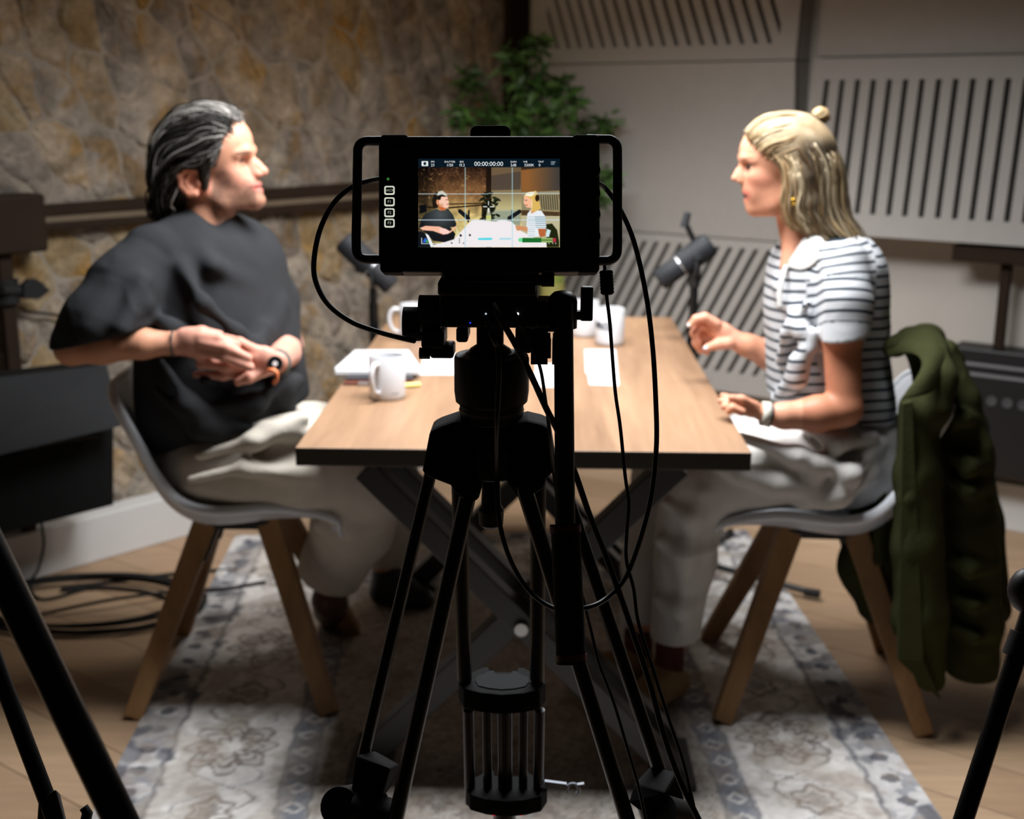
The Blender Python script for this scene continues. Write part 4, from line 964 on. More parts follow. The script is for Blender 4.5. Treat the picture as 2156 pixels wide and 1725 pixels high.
# ================================================================== tripod head
YH = 1.385
hd = thing('fluid_head', 'black fluid head with knobs and a pan bar between camera and tripod', 'tripod head', P(1035, 875, YH))
def wb(x0, y0, x1, y1, Y, th, name, mat=None, parent=None, bevel=.003):
    a, b = P(x0, y0, Y-th/2), P(x1, y1, Y-th/2); 
    return MB().box(((a.x+b.x)/2, Y, (a.z+b.z)/2), (abs(b.x-a.x), th, abs(a.z-b.z))).build(name, mat or m_black, parent or hd, bevel=bevel)
def xc_(x0, x1, y, r, Y, name, mat=None, n=24, r2=None):
    a, b = P(x0, y, Y), P(x1, y, Y); b.z = a.z; return MB().cyl(a, b, r, r2, n).build(name, mat or m_black, hd, smooth=40)
wb(932, 572, 1134, 592, YH, .10, 'quick_release_plate')
wb(921, 592, 1128, 625, YH, .11, 'top_plate')
wb(925, 622, 1132, 692, YH, .085, 'head_block')
xc_(1118, 1142, 590, .006, YH-.03, 'locking_screw'); xc_(1140, 1167, 590, .0072, YH-.03, 'side_knob')
xc_(883, 930, 660, .021, YH, 'drag_housing'); xc_(850, 886, 682, .0195, YH, 'drag_knob', m_rub, r2=.0195)
wb(886, 698, 935, 735, YH, .05, 'tilt_block'); xc_(883, 905, 744, .0065, YH-.02, 'wing_knob'); wb(905, 728, 955, 756, YH, .035, 'wing_knob')
wb(1128, 636, 1160, 692, YH, .05, 'arm_block'); a, b = P(1184, 652, YH-.02), P(1184, 652, YH+.02)
MB().lathe(P(1184, 690, YH-.005), [(0, .0165), (.030, .0165), (.036, .015), (.0405, .010), (.042, .004)], (0, 0, 1), n=24).build('rosette', m_black, hd, smooth=40)
wb(1207, 655, 1232, 675, YH, .012, 'lever'); wb(1223, 604, 1248, 677, YH, .010, 'lever_blade', bevel=.002)
# lower right plate, cut through with a T-shaped slot
for q in ((1118, 690, 1153, 768), (1168, 690, 1176, 768), (1153, 714, 1160, 755), (1163, 714, 1168, 768), (1153, 690, 1168, 699), (1153, 704, 1159, 716), (1164, 704, 1168, 716)): wb(*q, YH, .012, 'slotted_plate', bevel=0)
wb(960, 690, 985, 722, YH, .05, 'yoke_arm'); wb(1085, 690, 1120, 745, YH, .05, 'yoke_arm'); 
MB().lathe(P(1032, 745, YH), [(-.002, .0275), (.006, .023), (.011, .0155), (.034, .0155)], n=32).build('neck', m_black, hd, smooth=40)
o = P(1035, 822, YH); MB().lathe(o, [(-.036, .0345), (-.034, .0365), (-.016, .037), (-.012, .0415), (.0, .043), (.038, .043), (.042, .0415), (.0435, .030), (.045, .0285)], n=40).build('pan_base', m_black, hd, smooth=30)
MB().lathe(P(1035, 866, YH), [(0, .0373), (.0025, .0378), (.004, .0373)], n=40).build('pan_ring', M('worn_ring', '#6d6258', .4, metal=.6), hd, smooth=30)
for x in (1002, 1041):
    o = P(x, 641, YH-.043); MB().lathe(o, [(0, .0062), (.004, .0062), (.004, .0045), (.001, .004)], (0, -1, 0), n=20).build('socket', M('socket_metal', '#2c2c2e', .35, metal=.7) if x == 1002 else bpy.data.materials['socket_metal'], hd, smooth=30)
for i, (x, y, c, nm) in enumerate(((1023, 661, '#e8f2ff', 'white_led'), (1090, 661, '#ffffff', 'white_led'), (990, 680, '#2a4cff', 'blue_led'))):
    MB().ball(P(x, y, YH-.0435), .0011 if i != 1 else .0015, 8).build('indicator_light', M(nm, c, .5, emit=2.0 if i == 1 else .8), hd)
# pan bar hanging down towards the viewer
pb0, pb1, pb2 = Q(1186, 640, 1.375), Q(1190, 1104, 1.33), Q(1203, 1398, 1.315)
MB().tube([pb0, pb1], .0108, 20).build('pan_bar', m_black, hd, smooth=40)
grip = MB().lathe(pb1, [(0, .0165), (.008, .0168), (.01, .0158), ((pb2-pb1).length-.014, .0158), ((pb2-pb1).length-.012, .0162), ((pb2-pb1).length, .0158)], (pb2-pb1), n=28).build('pan_grip', m_rub, hd, smooth=35)
for h_ in (.002, (pb2-pb1).length-.010):
    d_ = (pb2-pb1).normalized(); MB().lathe(pb1+d_*h_, [(0, .0170), (.007, .0170)], d_, n=28).build('red_ring', M('red_ring', '#5c120e', .4) if h_ < .01 else bpy.data.materials['red_ring'], grip, smooth=35)

# ================================================================== tripod under it
m_tube = M('tripod_tube', '#101112', .32, metal=.3, coat=.2)
tp = thing('tripod', 'black twin-tube tripod carrying the studio camera in front of the table', 'tripod', Vector((P(1035, 900, YH).x, YH+.02, .0095)))
c0 = P(1040, 900, YH+.02)
MB().lathe(Vector((c0.x, c0.y, c0.z)), [(-.055, .040), (-.05, .052), (-.02, .054), (.002, .050), (.010, .036), (.012, .034)], n=40).build('bowl', m_black, tp, smooth=35)
MB().lathe(P(1035, 1000, YH+.02), [(0, .009), (.06, .0095)], n=16).build('bowl_rod', m_black, tp, smooth=40)
MB().lathe(P(1034, 1110, YH+.02), [(0, .010), (.004, .0145), (.022, .0155), (.028, .012), (.06, .0105), (.075, .009)], n=20).build('bowl_clamp_knob', m_black, tp, smooth=30)
# shoulders
def shoulder(pts, Y, th):
    return fixn(MB().prism([P(a, b, Y-th/2) for a, b in pts], (0, th, 0)).build('leg_shoulder', m_rub, tp, bevel=.005))
shoulder([(960, 886), (925, 898), (905, 908), (889, 992), (893, 1003), (948, 1024), (958, 1040), (985, 1056), (1006, 1058), (1027, 985), (1030, 900)], YH-.005, .05)
shoulder([(1110, 886), (1140, 893), (1158, 902), (1172, 990), (1150, 1010), (1146, 1030), (1110, 1052), (1088, 1050), (1048, 985), (1045, 900)], YH-.005, .05)
wb(962, 905, 1116, 985, YH+.06, .04, 'leg_shoulder', parent=tp, bevel=.006)
legs = []
def leg(upper, knee, lower, name='leg'):
    """twin upper tubes, bracket, lower tubes to the floor"""
    u = upper; lg = MB().tube([u[0][0], u[0][1]], u[0][2], 16).build(name, m_tube, tp, smooth=40)
    MB().tube([u[1][0], u[1][1]], u[1][2], 16).build('tube', m_tube, lg, smooth=40)
    return lg
def floor_hit(a, b, z=.012): d = b-a; return a+d*((z-a.z)/d.z)
# left leg
La, Lb = P(911, 978, 1.425), P(766, 1590, 1.385); Lc, Ld = P(984, 1050, 1.36), P(826, 1760, 1.31)
l1 = leg([(La, Lb, .0076), (Lc, Ld, .0096)], None, None)
fixn(MB().hexa([P(738, 1668, 1.345), P(800, 1690, 1.335), P(838, 1640, 1.375), P(765, 1650, 1.39), P(748, 1590, 1.36), P(822, 1618, 1.33), P(842, 1610, 1.37), P(790, 1580, 1.39)]).build('knee_bracket', m_rub, l1, bevel=.003))
MB().cyl(P(714, 1700, 1.33), P(745, 1690, 1.38), .024, .022, 24).build('knee_knob', m_black, l1, smooth=35)
MB().cyl(P(745, 1700, 1.34), P(826, 1720, 1.33), .021, n=20).build('knee_joint', m_blackmat, l1, smooth=35)
mid = (La+Lc)/2; kn = (Lb+Ld)/2; fl = floor_hit(mid, kn); MB().tube([kn, fl+(kn-fl)*.02], .0125, 14).build('lower_tube', m_tube, l1, smooth=40); MB().ball(fl+Vector((0, 0, .012)), .02, 12).build('rubber_foot', m_rub, l1, smooth=60)
# right leg
Ra, Rb = P(1101, 1020, 1.36), P(1334, 1770, 1.31); Rc, Rd = P(1178, 1000, 1.425), P(1388, 1622, 1.385)
l2 = leg([(Rc, Rd, .0085), (Ra, Rb, .0096)], None, None)
fixn(MB().hexa([P(1322, 1690, 1.345), P(1372, 1730, 1.335), P(1450, 1712, 1.375), P(1400, 1680, 1.39), P(1335, 1648, 1.36), P(1400, 1670, 1.33), P(1425, 1625, 1.37), P(1370, 1612, 1.39)]).build('knee_bracket', m_rub, l2, bevel=.003))
MB().cyl(P(1395, 1712, 1.33), P(1440, 1722, 1.35), .022, .02, 24).build('knee_knob', m_black, l2, smooth=35)
mid = (Ra+Rc)/2; kn = (Rb+Rd)/2; fl = floor_hit(mid, kn); MB().tube([kn, fl+(kn-fl)*.02], .0125, 14).build('lower_tube', m_tube, l2, smooth=40); MB().ball(fl+Vector((0, 0, .012)), .02, 12).build('rubber_foot', m_rub, l2, smooth=60)
# far leg, away from the viewer
Fa, Fb = P(966, 990, 1.46), P(978, 1430, 1.50); Fc, Fd = P(1133, 990, 1.46), P(1131, 1430, 1.50)
m_tubeg = M('tripod_tube_grey', '#1a1b1d', .32, metal=.4)
l3 = MB().tube([Fa, Fb], .0098, 16).build('leg', m_tubeg, tp, smooth=40); MB().tube([Fc, Fd], .0098, 16).build('tube', m_tubeg, l3, smooth=40)
m_brk = M('bracket_grey', '#15181b', .8, spec=.2)
zb = P(1055, 1436, 1.50).z; zl = P(1055, 1500, 1.47).z; x0, x1 = P(966, 1450, 1.5).x, P(1149, 1450, 1.5).x; xm = (x0+x1)/2
pl_ = [(x0, 1.50), (x0+.008, 1.478), (x0+.03, 1.468), (xm, 1.463), (x1-.03, 1.468), (x1-.008, 1.478), (x1, 1.50), (x1-.004, 1.522), (x1-.016, 1.528), (x1-.030, 1.545), (x1-.038, 1.545), (x1-.040, 1.530), (x0+.040, 1.530), (x0+.038, 1.545), (x0+.030, 1.545), (x0+.016, 1.528), (x0+.004, 1.522)]
fixn(MB().prism([(x, y, zl) for x, y in pl_], (0, 0, zb-zl)).build('knee_bracket', M('bracket_black', '#08090a', .85, spec=.2), l3, bevel=.002))
fixn(MB().prism([(xm+(x-xm)*.62, 1.5+(y-1.5)*.66, zb) for x, y in pl_], (0, 0, .0015)).build('bracket_inlay', m_brk, l3))
for (xa, xb, rr__) in ((986, 990, .0075), (1025, 1027, .0062), (1063, 1064, .010), (1102, 1101, .006), (1136, 1133, .0072)):
    a = P(xa, 1495, 1.50); b = P(xb, 1690, 1.525); MB().tube([a, b], rr__, 12).build('tube', m_tubeg, l3, smooth=40)
zc = P(1060, 1655, 1.525).z; zd = P(1060, 1700, 1.51).z; x0, x1 = P(980, 1680, 1.525).x, P(1152, 1680, 1.525).x; xm = (x0+x1)/2
fixn(MB().prism([(x0+(x-pl_[0][0])/(pl_[6][0]-pl_[0][0])*(x1-x0), y+.022, zd) for x, y in pl_], (0, 0, zc-zd)).build('lower_bracket', bpy.data.materials['bracket_black'], l3, bevel=.002))
for x in (1040, 1096): MB().box(P(x, 1716, 1.50), (.005, .002, .0016)).build('red_reflection', M('red_glint', '#ff3040', .4, emit=1.2) if x == 1040 else bpy.data.materials['red_glint'], l3)  # red reflections drawn as small glowing strips
fb = floor_hit((Fa+Fc)/2, (Fb+Fd)/2); kn = P(1062, 1690, 1.525); MB().tube([kn, fb+Vector((0, .0, .01))], .016, 14).build('lower_tube', m_tubeg, l3, smooth=40); MB().ball(fb+Vector((0, 0, .012)), .022, 12).build('rubber_foot', m_rub, l3, smooth=60)
# pale cable clip on the far leg
cp = MB(); d1 = P(1152, 1652, 1.52); cp.bar(P(1146, 1650, 1.52), P(1192, 1656, 1.52), .006, .009)
cc_ = P(1206, 1662, 1.52); pts = [cc_+Vector((math.cos(a)*.0085, 0, math.sin(a)*.0085)) for a in np.linspace(R(215), R(-50), 12)]
cp.tube(pts, .0024, 6); cp.bar(P(1216, 1654, 1.52), P(1230, 1652, 1.52), .006, .004)
cp.build('cable_clip', M('clip_grey', '#a9b0bd', .4), l3, bevel=0)

# ================================================================== cables on the rig
m_cab = M('cable_rubber', '#0a0a0a', .5)
def cable(label, pts, r, d=1.37, **k):
    q = [Q(p[0], p[1], p[2] if len(p) > 2 else d) for p in pts]
    return tag(MB().tube(spline(q, 8), r, 10).build('cable', m_cab, smooth=180), label, 'cable')
cable('thick black cable looping out left of the camera down to the tripod head', [(808, 376, 1.35), (780, 381), (745, 392), (706, 424), (676, 478), (662, 540), (664, 590), (690, 640), (740, 678), (800, 700), (850, 713), (872, 718, 1.385)], .0030)
cable('thick black cable hanging right of the camera, looping below the pan grip', [(1258, 385, 1.35), (1276, 398), (1305, 440), (1335, 510), (1360, 620), (1374, 730), (1381, 850), (1382, 940), (1372, 1040), (1350, 1130), (1318, 1215), (1280, 1258), (1235, 1280, 1.36), (1170, 1282, 1.39), (1115, 1245, 1.40), (1075, 1180, 1.40), (1052, 1100, 1.40), (1046, 1000, 1.41), (1046, 890, 1.35), (1050, 800, 1.34), (1048, 740, 1.34), (1035, 690, 1.34)], .0028)
tc_ = cable('thin black cable with a ribbed ferrite block right of the camera', [(1272, 548, 1.36), (1274, 575), (1277, 620), (1284, 680), (1290, 760), (1296, 830), (1306, 900), (1316, 1000), (1324, 1060), (1320, 1120), (1319, 1180), (1334, 1240), (1344, 1310), (1372, 1400), (1410, 1520), (1440, 1610), (1470, 1740)], .0020)
fa, fb_ = Q(1276, 568, 1.37), Q(1279, 621, 1.37); L_ = (fb_-fa).length
MB().lathe(fa, [(0, .004)]+[(L_*(.05+.9*i/14), .0078 if i % 2 else .0071) for i in range(15)]+[(L_, .005)], fb_-fa, n=20).build('ferrite_block', m_rub, tc_, smooth=30)
cable('black cable plugged into the tripod head, running down right of the legs', [(1040, 641, 1.325), (1052, 668, 1.315), (1085, 725, 1.315), (1118, 790, 1.32), (1150, 860, 1.33), (1180, 920, 1.345), (1212, 1000, 1.35), (1243, 1090, 1.36), (1275, 1170), (1306, 1255), (1335, 1340), (1368, 1440), (1395, 1540), (1430, 1640), (1480, 1745)], .0036)
cable('thin black cable beside the pan bar, crossing in front of the lower legs', [(1085, 660, 1.34), (1110, 710, 1.33), (1136, 770, 1.33), (1148, 840, 1.34), (1158, 920, 1.36), (1166, 1000, 1.40), (1186, 1120, 1.42), (1225, 1250, 1.40), (1245, 1330, 1.38), (1262, 1400), (1292, 1480), (1322, 1580), (1345, 1660), (1362, 1740)], .0019)
cable('short black lead hanging under the tripod head, front', [(1024, 672, 1.33), (1034, 700, 1.325), (1040, 716, 1.325), (1045, 728, 1.33)], .0028)

# ================================================================== neighbouring tripods cut by the frame
t2 = thing('tripod', 'black tripod legs crossing the lower left corner', 'tripod', Vector((-.75, 1.15, .0)))
def longleg(p0, p1, r, t, zt, seg2=None, mat=m_tube):
    p0, p1 = Vector(p0), Vector(p1); bot = floor_hit(p0, p1, .012); d = (p0-p1).normalized(); top = p0+d*((zt-p0.z)/d.z)
    lg = MB().tube([top, bot], r, 18).build('leg', mat, t, smooth=40)
    MB().ball(bot+Vector((0, 0, .010)), r*1.5, 12).build('rubber_foot', m_rub, lg, smooth=60); return lg, top
lg1, tpA = longleg(Q(0, 1200, 1.02), Q(250, 1720, 1.0), .0138, t2, 1.18)
lg2, tpB = longleg(Q(0, 1422, 1.30), Q(105, 1700, 1.30), .0092, t2, 1.18, mat=m_tubeg)
MB().bar(tpA+Vector((0, 0, .0)), tpB+Vector((0, 0, .0)), .05, .05).build('collar', m_black, t2, bevel=.006)
fixn(MB().hexa([Q(78, 1735, 1.30), Q(140, 1745, 1.30), Q(142, 1735, 1.33), Q(80, 1725, 1.33), Q(80, 1688, 1.29), Q(118, 1660, 1.29), Q(126, 1668, 1.32), Q(88, 1690, 1.32)]).build('leg_clamp', m_black, lg2, bevel=.003))
MB().tube([Q(176, 1700, 1.32), Q(184, 1712, 1.32), Q(178, 1740, 1.32)], [.005, .0058, .006], 10).build('clamp_lever', m_black, lg2, smooth=60)
t3 = thing('tripod', 'black tripod leg with a collar in the lower right corner', 'tripod', Vector((.85, 1.2, .0)))
lg3, tpC = longleg(Q(2152, 1345, 1.25), Q(2028, 1728, 1.23), .0098, t3, 1.12)
MB().tube([Q(2158, 1336, 1.25), Q(2140, 1385, 1.25)], .0145, 18).build('collar', m_black, lg3, smooth=35)
MB().ball(Q(2162, 1244, 1.26), .019, 16, (1, 1, 1.25)).build('knob', m_black, t3, smooth=60)
MB().tube([Q(2166, 1244, 1.26), tpC+(Q(2152, 1345, 1.25)-tpC)*.75], .012, 12).build('crown_arm', m_black, t3, smooth=60)
# ================================================================== people
CRT = np.array(CAMR.transposed()); CLN = np.array(CAML)
def proj(V):
    q = (np.asarray(V)-CLN)@CRT.T; return CX+FPX*q[:, 0]/-q[:, 2], CY-FPX*q[:, 1]/-q[:, 2]
class Body(SDF):
    """primitives given as (px, py, Y) with radii in picture pixels at that distance"""
    def c(s, pts, rs, k=14, sub=False, flat=None):
        q = [P(*p) for p in pts]; u = spx(q[0]); s.chain([tuple(x) for x in q], [r*spx(x) for r, x in zip(rs, q)], k*u, sub, flat); return s
    def e(s, p, r, k=14, rot=None, sub=False):
        q = P(*p); u = spx(q); s.ell(tuple(q), np.array(r)*u, rot, k*u, sub); return s
def head(b, Yh, sgn, prim):
    """prim rows: kind, args; w = half-width offset mirrored on both sides"""
    u = spx(P(prim['c'][0], prim['c'][1], Yh))
    def pos(x, y, w_): p = P(x, y, Yh); return Vector((p.x, p.y+w_*u, p.z))
    for it in prim['prims']:
        sub = it[0].endswith('-'); kd = it[0].rstrip('-'); k = it[-1]*u
        for m in ((1, -1) if it[1] else (1,)):
            if kd == 'e':
                _, _, (x, y, w_), r, rotd, _ = it
                a = R(rotd)*sgn; rot = Matrix.Rotation(-a, 3, 'Y'); b.ell(tuple(pos(x, y, w_*m)), (r[0]*u, r[1]*u, r[2]*u), rot, k, sub)
            else:
                _, _, pts, rs, _ = it; q = [tuple(pos(x, y, w_*m)) for x, y, w_ in pts]; b.chain(q, [r*u for r in rs], k, sub)
    return pos, u
SKM = lambda nm: M(nm, None, .5, attr='Col', sss=.12, var=.05, scale=60, bump=.05, bscale=300, spec=.35)
def mixc(c, m, col, a): m = (np.clip(m, 0, 1)*a)[:, None]; return c*(1-m)+np.array(lin(col))*m
def sg(x, a, s): return 1/(1+np.exp(-(x-a)/s))
def hairs(name, guides, n, r, cols, parent, mat, seed=0, jit=.004, closed=False, wts=None, start=(0, .12), end=(.82, 1.0)):
    rg = np.random.default_rng(seed); mb = MB(); mb.col = (0, 0, 0)
    G_ = [[Vector(p) for p in spline(g, 5)] for g in guides]; m = min(len(g) for g in G_); G_ = [[g[int(round(i*(len(g)-1)/(m-1)))] for i in range(m)] for g in G_]
    for _ in range(n):
        i = rg.integers(0, len(G_)-1); t = rg.random(); a, b = int(rg.uniform(*start)*m), max(int(rg.uniform(*end)*m), 3)
        jo = Vector(rg.normal(0, jit, 3)); ph = rg.uniform(0, 6.28); wv = rg.uniform(0, jit*.8)
        pts = [G_[i][k].lerp(G_[i+1][k], t)+jo+Vector((math.sin(k*.7+ph), math.cos(k*.5+ph), math.sin(k*.6+ph*2)))*wv for k in range(a, b)]
        if len(pts) < 3: continue
        rr_ = r*rg.uniform(.5, 1.3); L_ = len(pts)-1; mb.col = cols(pts[L_//2], rg, t, i)
        mb.tube(pts, [rr_*(.35+.65*math.sin(math.pi*min(max(k/L_*.85+.12, 0), 1))) for k in range(L_+1)], 5)
    return mb.build(name, mat, parent, smooth=180)
# ------------------------------------------------------------------ the man
YM = 2.84
man = thing('person', 'man in a black T-shirt and pale trousers, seated left, hands clasped', 'person', WM(0, 0, .0))
prim_m = dict(c=(440, 340), prims=[
    ('e', 0, (430, 314, 0), (86, 69, 76), 0, 4), ('e', 0, (468, 302, 0), (64, 58, 62), 0, 18),
    ('e', 0, (476, 362, 0), (54, 48, 66), -8, 20), ('c', 1, [(442, 396, 42), (478, 424, 32), (528, 424, 10)], [19, 18, 15], 20),
    ('e', 0, (540, 421, 0), (20, 22, 20), 0, 12), ('e', 0, (521, 392, 0), (27, 30, 30), 0, 16),
    ('e', 1, (495, 364, 31), (25, 16, 18), -20, 14), ('e', 1, (492, 396, 24), (32, 20, 26), 0, 20), ('e', 1, (512, 378, 26), (13, 11, 10), 0, 10), ('c', 1, [(508, 324, 40), (524, 317, 24), (526, 320, 8)], [8, 9, 9], 10),
    ('e-', 1, (523, 341, 25), (11, 14, 9), 0, 12), ('e', 1, (504, 343, 25), (15, 14, 12), 0, 5),
    ('c', 0, [(524, 330, 0), (541, 347, 0), (555, 361, 0)], [8, 8.5, 10], 8), ('c', 1, [(526, 340, 3), (538, 362, 7)], [8, 9], 8), ('e', 1, (545, 367, 9), (10, 6.5, 6.5), 0, 5),
    ('e-', 1, (552, 373, 5.5), (5, 3.4, 3.0), 0, 2),
    ('c', 1, [(546, 386, 0), (541, 389, 12), (529, 393, 23)], [5.6, 5.2, 3.5], 4), ('c', 1, [(547, 402, 0), (543, 401, 11), (530, 397, 22)], [6.4, 5.6, 3.5], 4),
    ('c-', 1, [(554, 394.5, 0), (545, 395, 13), (526, 394, 25)], [2.0, 2.0, 1.8], 2),
    ('e-', 0, (560, 410, 0), (6, 16, 5), 0, 7),
    ('c', 1, [(437, 358, 66), (427, 352, 71), (409, 353, 74), (399, 368, 76), (402, 388, 74), (417, 404, 70), (430, 404, 68)], [5, 5.5, 6, 6, 6, 7, 7.5], 4),
    ('e', 1, (420, 378, 65), (20, 8, 27), -8, 8), ('e-', 1, (422, 378, 76), (10, 9, 15), -8, 4), ('c', 1, [(418, 365, 72), (411, 380, 74), (420, 392, 72)], [3.5, 3.5, 3.5], 3), ('e', 1, (436, 383, 68), (6, 6, 8), 0, 3),
    ('c', 0, [(432, 400, 0), (436, 455, 0), (432, 520, 0)], [47, 47, 54], 18), ('c', 0, [(478, 430, 0), (474, 470, 0)], [14, 16], 18)])
S_M = Vector((.67, .74, 0)); N_M = Vector((.74, -.67, 0)); ROT_M = Matrix((S_M, N_M, (0, 0, 1))).transposed()
def build_man():
    b = Body((-1.30, 2.42, .02), (-.20, 3.5, 1.48), .0030)
    pos, u = head(b, YM, 1, prim_m)
    # torso and legs inside the clothes
    b.e((437, 600, 2.86), (150, 88, 130), 40, ROT_M); b.e((466, 800, 2.86), (130, 100, 160), 60, ROT_M)
    b.c([(450, 985, 2.76), (640, 968, 2.74), (775, 1005, 2.78), (740, 1110, 2.86), (695, 1210, 2.96)], [66, 62, 50, 42, 26], 20)
    b.c([(480, 960, 3.0), (780, 960, 3.05), (815, 1090, 3.2), (808, 1185, 3.3)], [62, 52, 40, 26], 20)
    # arms
    b.c([(295, 560, 2.70), (150, 733, 2.62)], [44, 35], 20); b.c([(150, 734, 2.62), (215, 729, 2.61), (300, 724, 2.61), (362, 724, 2.62)], [33, 37, 31, 25], 14)
    b.c([(560, 570, 3.00), (603, 728, 2.92)], [42, 32], 20); b.c([(601, 727, 2.92), (598, 742, 2.82), (583, 764, 2.67)], [35, 33, 25], 14)
    # right hand, back of the hand to the viewer
    Z = 2.615
    fl = ((0.1, 1, .15), .62)
    b.c([(368, 723, Z), (402, 722, Z), (424, 724, Z)], [25, 30, 29], 10, flat=fl)
    b.c([(420, 708, Z-.008), (462, 714, Z-.012), (500, 725, Z-.006)], [11.5, 10, 8.5], 6)
    b.c([(426, 722, Z-.012), (478, 733, Z-.022), (524, 754, Z-.012)], [12.5, 11.5, 9], 6)
    b.c([(424, 738, Z-.008), (474, 751, Z-.020), (527, 773, Z-.014)], [12, 11.5, 9.5], 6)
    b.c([(416, 748, Z), (446, 762, Z+.006), (482, 778, Z+.012)], [11, 9.5, 8], 6)
    b.c([(388, 704, Z), (425, 699, Z+.004), (463, 705, Z+.014)], [14, 12, 9], 8)
    # left hand
    Z2 = 2.64
    b.c([(585, 764, Z2+.01), (555, 760, Z2), (534, 760, Z2)], [25, 31, 30], 10, flat=fl)
    b.c([(538, 738, Z2-.008), (505, 721, Z2), (474, 711, Z2+.012)], [12, 10.5, 8.5], 6)
    b.c([(536, 752, Z2-.012), (500, 742, Z2+.01), (466, 745, Z2+.02)], [12, 10, 8.5], 6)
    b.c([(532, 770, Z2-.008), (476, 771, Z2-.026), (420, 768, Z2-.022)], [12, 11, 9], 6)
    b.c([(530, 784, Z2), (470, 792, Z2-.016), (411, 789, Z2-.014)], [11, 9.5, 8], 6)
    b.c([(552, 783, Z2-.006), (524, 796, Z2-.022), (500, 805, Z2-.026)], [13, 11, 8.5], 8)
    def color(V):
        x, y = proj(V); w_ = np.abs(V[:, 1]-YM)/u; hd_ = (V[:, 2] > P(440, 470, YM).z)
        c = np.tile(np.array(lin('#cf967a')), (len(V), 1)); n = fbm(V*60, 2, 3)
        c = mixc(c, hd_*sg(x, 470, 12)*(y > 350)*(y < 400), '#dd8f80', .35)
        jaw = hd_*sg(y, 392, 7)*sg(x, 448, 6)*sg(-y, -452, 4)+hd_*sg(x, 455, 5)*sg(-x, -480, 6)*sg(y, 360, 8)
        jaw = jaw*(1-((x-549)/10)**2 < 0)*1.0+jaw*(((x-549)/12)**2+((y-395)/12)**2 > 1)*.0+jaw*((((x-548)/14)**2+((y-396)/9)**2) > 1)*.6
        c = mixc(c, np.clip(jaw, 0, 1)*(.45+1.1*n), '#5c463b', .78)
        c = mixc(c, hd_*((((x-546)/13)**2+((y-381)/5)**2) < 1)*1.0, '#7a5a4a', .5)
        lips = hd_*(((x-545)/14)**2+((y-395)/10)**2 < 1)*(x > 527)
        c = mixc(c, lips, '#b5645c', .75); c = mixc(c, hd_*(np.abs(y-394.5) < 1.8)*(x > 525)*(x < 553), '#6b2f2b', .8)
        c = mixc(c, hd_*(x < 445)*(y > 345)*(y < 412), '#cf7f66', .5)
        c = mixc(c, hd_*(((x-512)/18)**2+((y-(322-(x-512)*.12))/4.2)**2 < 1), '#4a382c', .75)
        c = mixc(c, hd_*(((x-421)/10)**2+((y-378)/14)**2 < 1), '#7c3c2c', .5)
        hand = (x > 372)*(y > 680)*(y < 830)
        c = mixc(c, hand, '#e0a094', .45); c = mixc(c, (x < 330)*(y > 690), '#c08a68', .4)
        return c
    return b.build('body', SKM('skin_man'), man, color), pos, u
body_m, mpos, mu = build_man()
